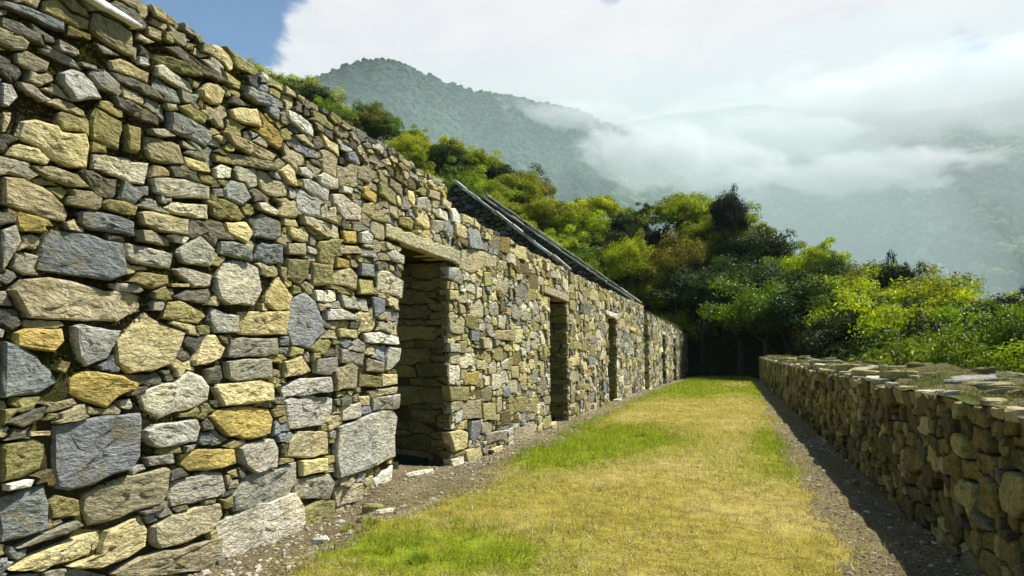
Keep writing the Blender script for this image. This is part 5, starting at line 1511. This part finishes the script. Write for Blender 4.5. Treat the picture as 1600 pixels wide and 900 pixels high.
# wall line that hides what is behind the ruins
def hidden(px, x, y, ztop):
    if px > 1078: return False
    r = math.hypot(x, y); a = math.atan2(x, y)
    yw = -3.75 / math.tan(a) if a < 0 else 1e9
    k = -3.75 / math.sin(a)
    zw = float(wall_top(min(yw, 56)))
    return (ztop - 1.3) / r < (zw - 1.3) / k - .01
for ri in range(60):
    done = True
    for az in np.arange(AZ(330), AZ(1720), .039):
        r0, r1 = float(R0(az)), float(R1(az))
        step = 2.7 if r0 > 30 else 2.4
        r = r0 + 1.5 + ri * step
        if r > r1 + 1.5: continue
        done = False
        # keep spacing even in metres
        if g6.uniform() > min(1.0, .045 * r / 2.3) * (.93 if r > r0 + 8 else 1): continue
        a = az + g6.uniform(-.5, .5) * .03; rr = r + g6.uniform(-1, 1) * 1.2
        x, y = rr * math.sin(a), rr * math.cos(a)
        px = az_px(a)
        z = float(terrain(np.array([x]), np.array([y]))[0])
        if -16.5 < x < -2.6 and y < 58.8: continue
        if -3.3 < x < 3.4 and y < 56.5: continue
        u = g6.uniform()
        near = rr < 30
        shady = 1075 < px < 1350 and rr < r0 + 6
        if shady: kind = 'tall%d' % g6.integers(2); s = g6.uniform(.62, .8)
        elif near: kind = 'bush%d' % g6.integers(3); s = g6.uniform(.75, 1.05)
        elif u < .6: kind = 'round%d' % g6.integers(4); s = g6.uniform(.8, 1.2)
        elif u < .85: kind = 'spread%d' % g6.integers(3); s = g6.uniform(.75, 1.1)
        else: kind = 'loose%d' % g6.integers(2); s = g6.uniform(.7, 1.0)
        if hidden(px, x, y, z + 5.6 * s): continue
        v = vnoise(np.array([px / 90.]), np.array([rr / 9.]), 3)[0] + g6.uniform(-.5, .5) + (.28 if px > 1200 else 0)
        tone = 'lime' if v > .02 else 'green' if v > -.35 else 'olive' if v > -.52 else 'deep' if v > -.8 else 'blue'
        if shady: tone = 'deep'  # shade at the path end put into the crown colour
        if near: tone = ('scrub', 'moss', 'deep')[int(g6.choice(3, p=[.45, .3, .25]))]
        if rr > r1 - 4 and g6.uniform() < .25: tone = 'deep'
        zn_ = zone_of(px)
        band = 'low' if rr < r0 + (r1 - r0) * .35 else 'midway up' if rr < r0 + (r1 - r0) * .75 else 'near the skyline'
        shp = {'r': 'rounded', 's': 'spreading', 'l': 'open-crowned', 'b': 'leafy', 't': 'tall'}[kind[0]]
        lb = (TONE_WORD[tone], shp, 'bush' if near else 'tree', band, zn_, px)
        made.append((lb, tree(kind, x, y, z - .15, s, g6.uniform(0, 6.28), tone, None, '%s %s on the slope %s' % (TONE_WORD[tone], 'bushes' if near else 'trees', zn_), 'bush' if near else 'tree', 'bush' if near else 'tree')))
        count += 1
    if done: break
ORD = ['leftmost', 'second', 'third', 'fourth', 'fifth', 'sixth', 'seventh', 'eighth', 'ninth', 'tenth', 'eleventh', 'twelfth']
sets = {}
for lb, o in made:
    o['category'] = lb[2]; sets.setdefault(lb[:5], []).append((lb[5], o))
for k, v in sets.items():
    v.sort(key=lambda a: a[0])
    pl = k[2] + ('es' if k[2] == 'bush' else 's')
    for i, (_, o) in enumerate(v):
        if len(v) == 1: o['label'] = '%s %s %s, %s %s' % (k[0], k[1], k[2], k[3], k[4])
        elif i == 0: o['label'] = 'leftmost of the %s %s %s, %s %s' % (k[0], k[1], pl, k[3], k[4])
        else: o['label'] = '%s from left of the %s %s %s, %s %s' % (ORD[min(i, 11)], k[0], k[1], pl, k[3], k[4])
def special(px, pytop, r, kind, s, tone, label, zc_h, cat='tree', rot=0.0, sz=None, base=None):
    """one tree placed so that its top reaches the height seen in the photograph"""
    d = RAY(px, pytop); k = r / math.hypot(d[0], d[1])
    x, y, zt = d[0] * k, d[1] * k, EYE[2] + d[2] * k
    if base is None:
        zb = float(terrain(np.array([x]), np.array([y]))[0]) - .2
        sz = max(.5, (zt - zb) / zc_h)
        if sz > 1.2 and not kind.startswith('tall'):
            kind = 'tall%d' % (int(kind[-1]) % 2); s = s * .78; sz = (zt - zb) / 8.7
    else: zb = base
    return tree(kind, x, y, zb, s, rot, tone, label, None, cat, cat, sz)
special(1136, 300, 63, 'round3', .68, 'black', 'lone dark tree leaning on the skyline against the mist, right of centre', 4.4)
special(1400, 412, 50, 'spread1', .52, 'black', 'dark flat-crowned tree on the skyline above the parapet', 4.5)
special(1572, 462, 40, 'round1', .85, 'black', 'dark tree standing highest at the right edge of the photo', 4.4)
special(1060, 374, 60, 'round2', 1.0, 'rust', 'brownish rust-tinged tree below the skyline right of centre', 4.4)
special(985, 372, 64, 'round1', 1.0, 'lime', 'bright yellow-green tree left of the rust-tinged one', 4.4)
special(1290, 405, 54, 'round3', .6, 'deep', 'dark rounded tree on the skyline left of the flat-crowned one', 4.4)
special(1150, 405, 54.5, 'tall0', 1.0, 'deep', 'tall shade-darkened tree closing the end of the path', 8.9, base=0.0)  # crown colour deepened to stand for the shade here
special(1095, 420, 57.5, 'tall1', 1.0, 'deep', 'tall deep green tree beside the far corner of the last ruin', 8.9, base=0.1, rot=2)
special(1190, 455, 49.5, 'spread0', 1.15, 'green', 'broad tree with lit low branches hanging over the far end of the parapet', 5.4, base=1.2, rot=1)
special(1255, 440, 47, 'tall1', .95, 'deep', 'large shade-darkened green tree behind the far half of the parapet', 8.9, rot=4)  # deep crown colour carries the shade of the dark mass
special(1330, 455, 46, 'tall0', .75, 'lime', 'broad yellow-green tree behind the middle of the parapet', 8.7, rot=3)

# leafy undergrowth covering the slope, one mass
n = 190000
az = g6.uniform(AZ(380), AZ(1680), n); t = g6.uniform(0, 1, n) ** 1.25 * 1.05 - .03
r = R0(az) + (R1(az) - R0(az)) * t
x, y = r * np.sin(az), r * np.cos(az)
ok = ~((x > -17) & (x < -2.6) & (y < 58.8)) & ~((x > -3.3) & (x < 3.6) & (y < 56.5)); x, y, r = x[ok], y[ok], r[ok]; n = len(x)
hgt = (.3 + 2.3 * sstep(-.3, .6, fbm(x / 2.2, y / 2.2, 3, 97))) * g6.uniform(.2, 1, n)
P = np.stack([x, y, terrain(x, y) + hgt], -1)
tn = sstep(-.6, .6, fbm(x / 5, y / 5, 3, 98))[:, None]
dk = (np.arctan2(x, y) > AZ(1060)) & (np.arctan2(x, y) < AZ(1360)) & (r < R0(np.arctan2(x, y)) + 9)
tn = tn * (1 - dk[:, None])  # leaf colour kept dark here to paint in the path end's shade
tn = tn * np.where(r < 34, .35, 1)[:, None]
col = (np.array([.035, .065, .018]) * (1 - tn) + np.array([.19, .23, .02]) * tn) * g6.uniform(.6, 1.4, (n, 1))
Nn = np.stack([g6.normal(0, .4, n), g6.normal(0, .4, n), np.ones(n)], -1)
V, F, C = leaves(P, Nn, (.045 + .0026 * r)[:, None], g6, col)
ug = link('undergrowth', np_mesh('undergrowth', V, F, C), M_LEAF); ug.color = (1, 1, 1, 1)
tag(ug, 'leafy undergrowth covering the slope between the trees', 'undergrowth', kind='stuff')
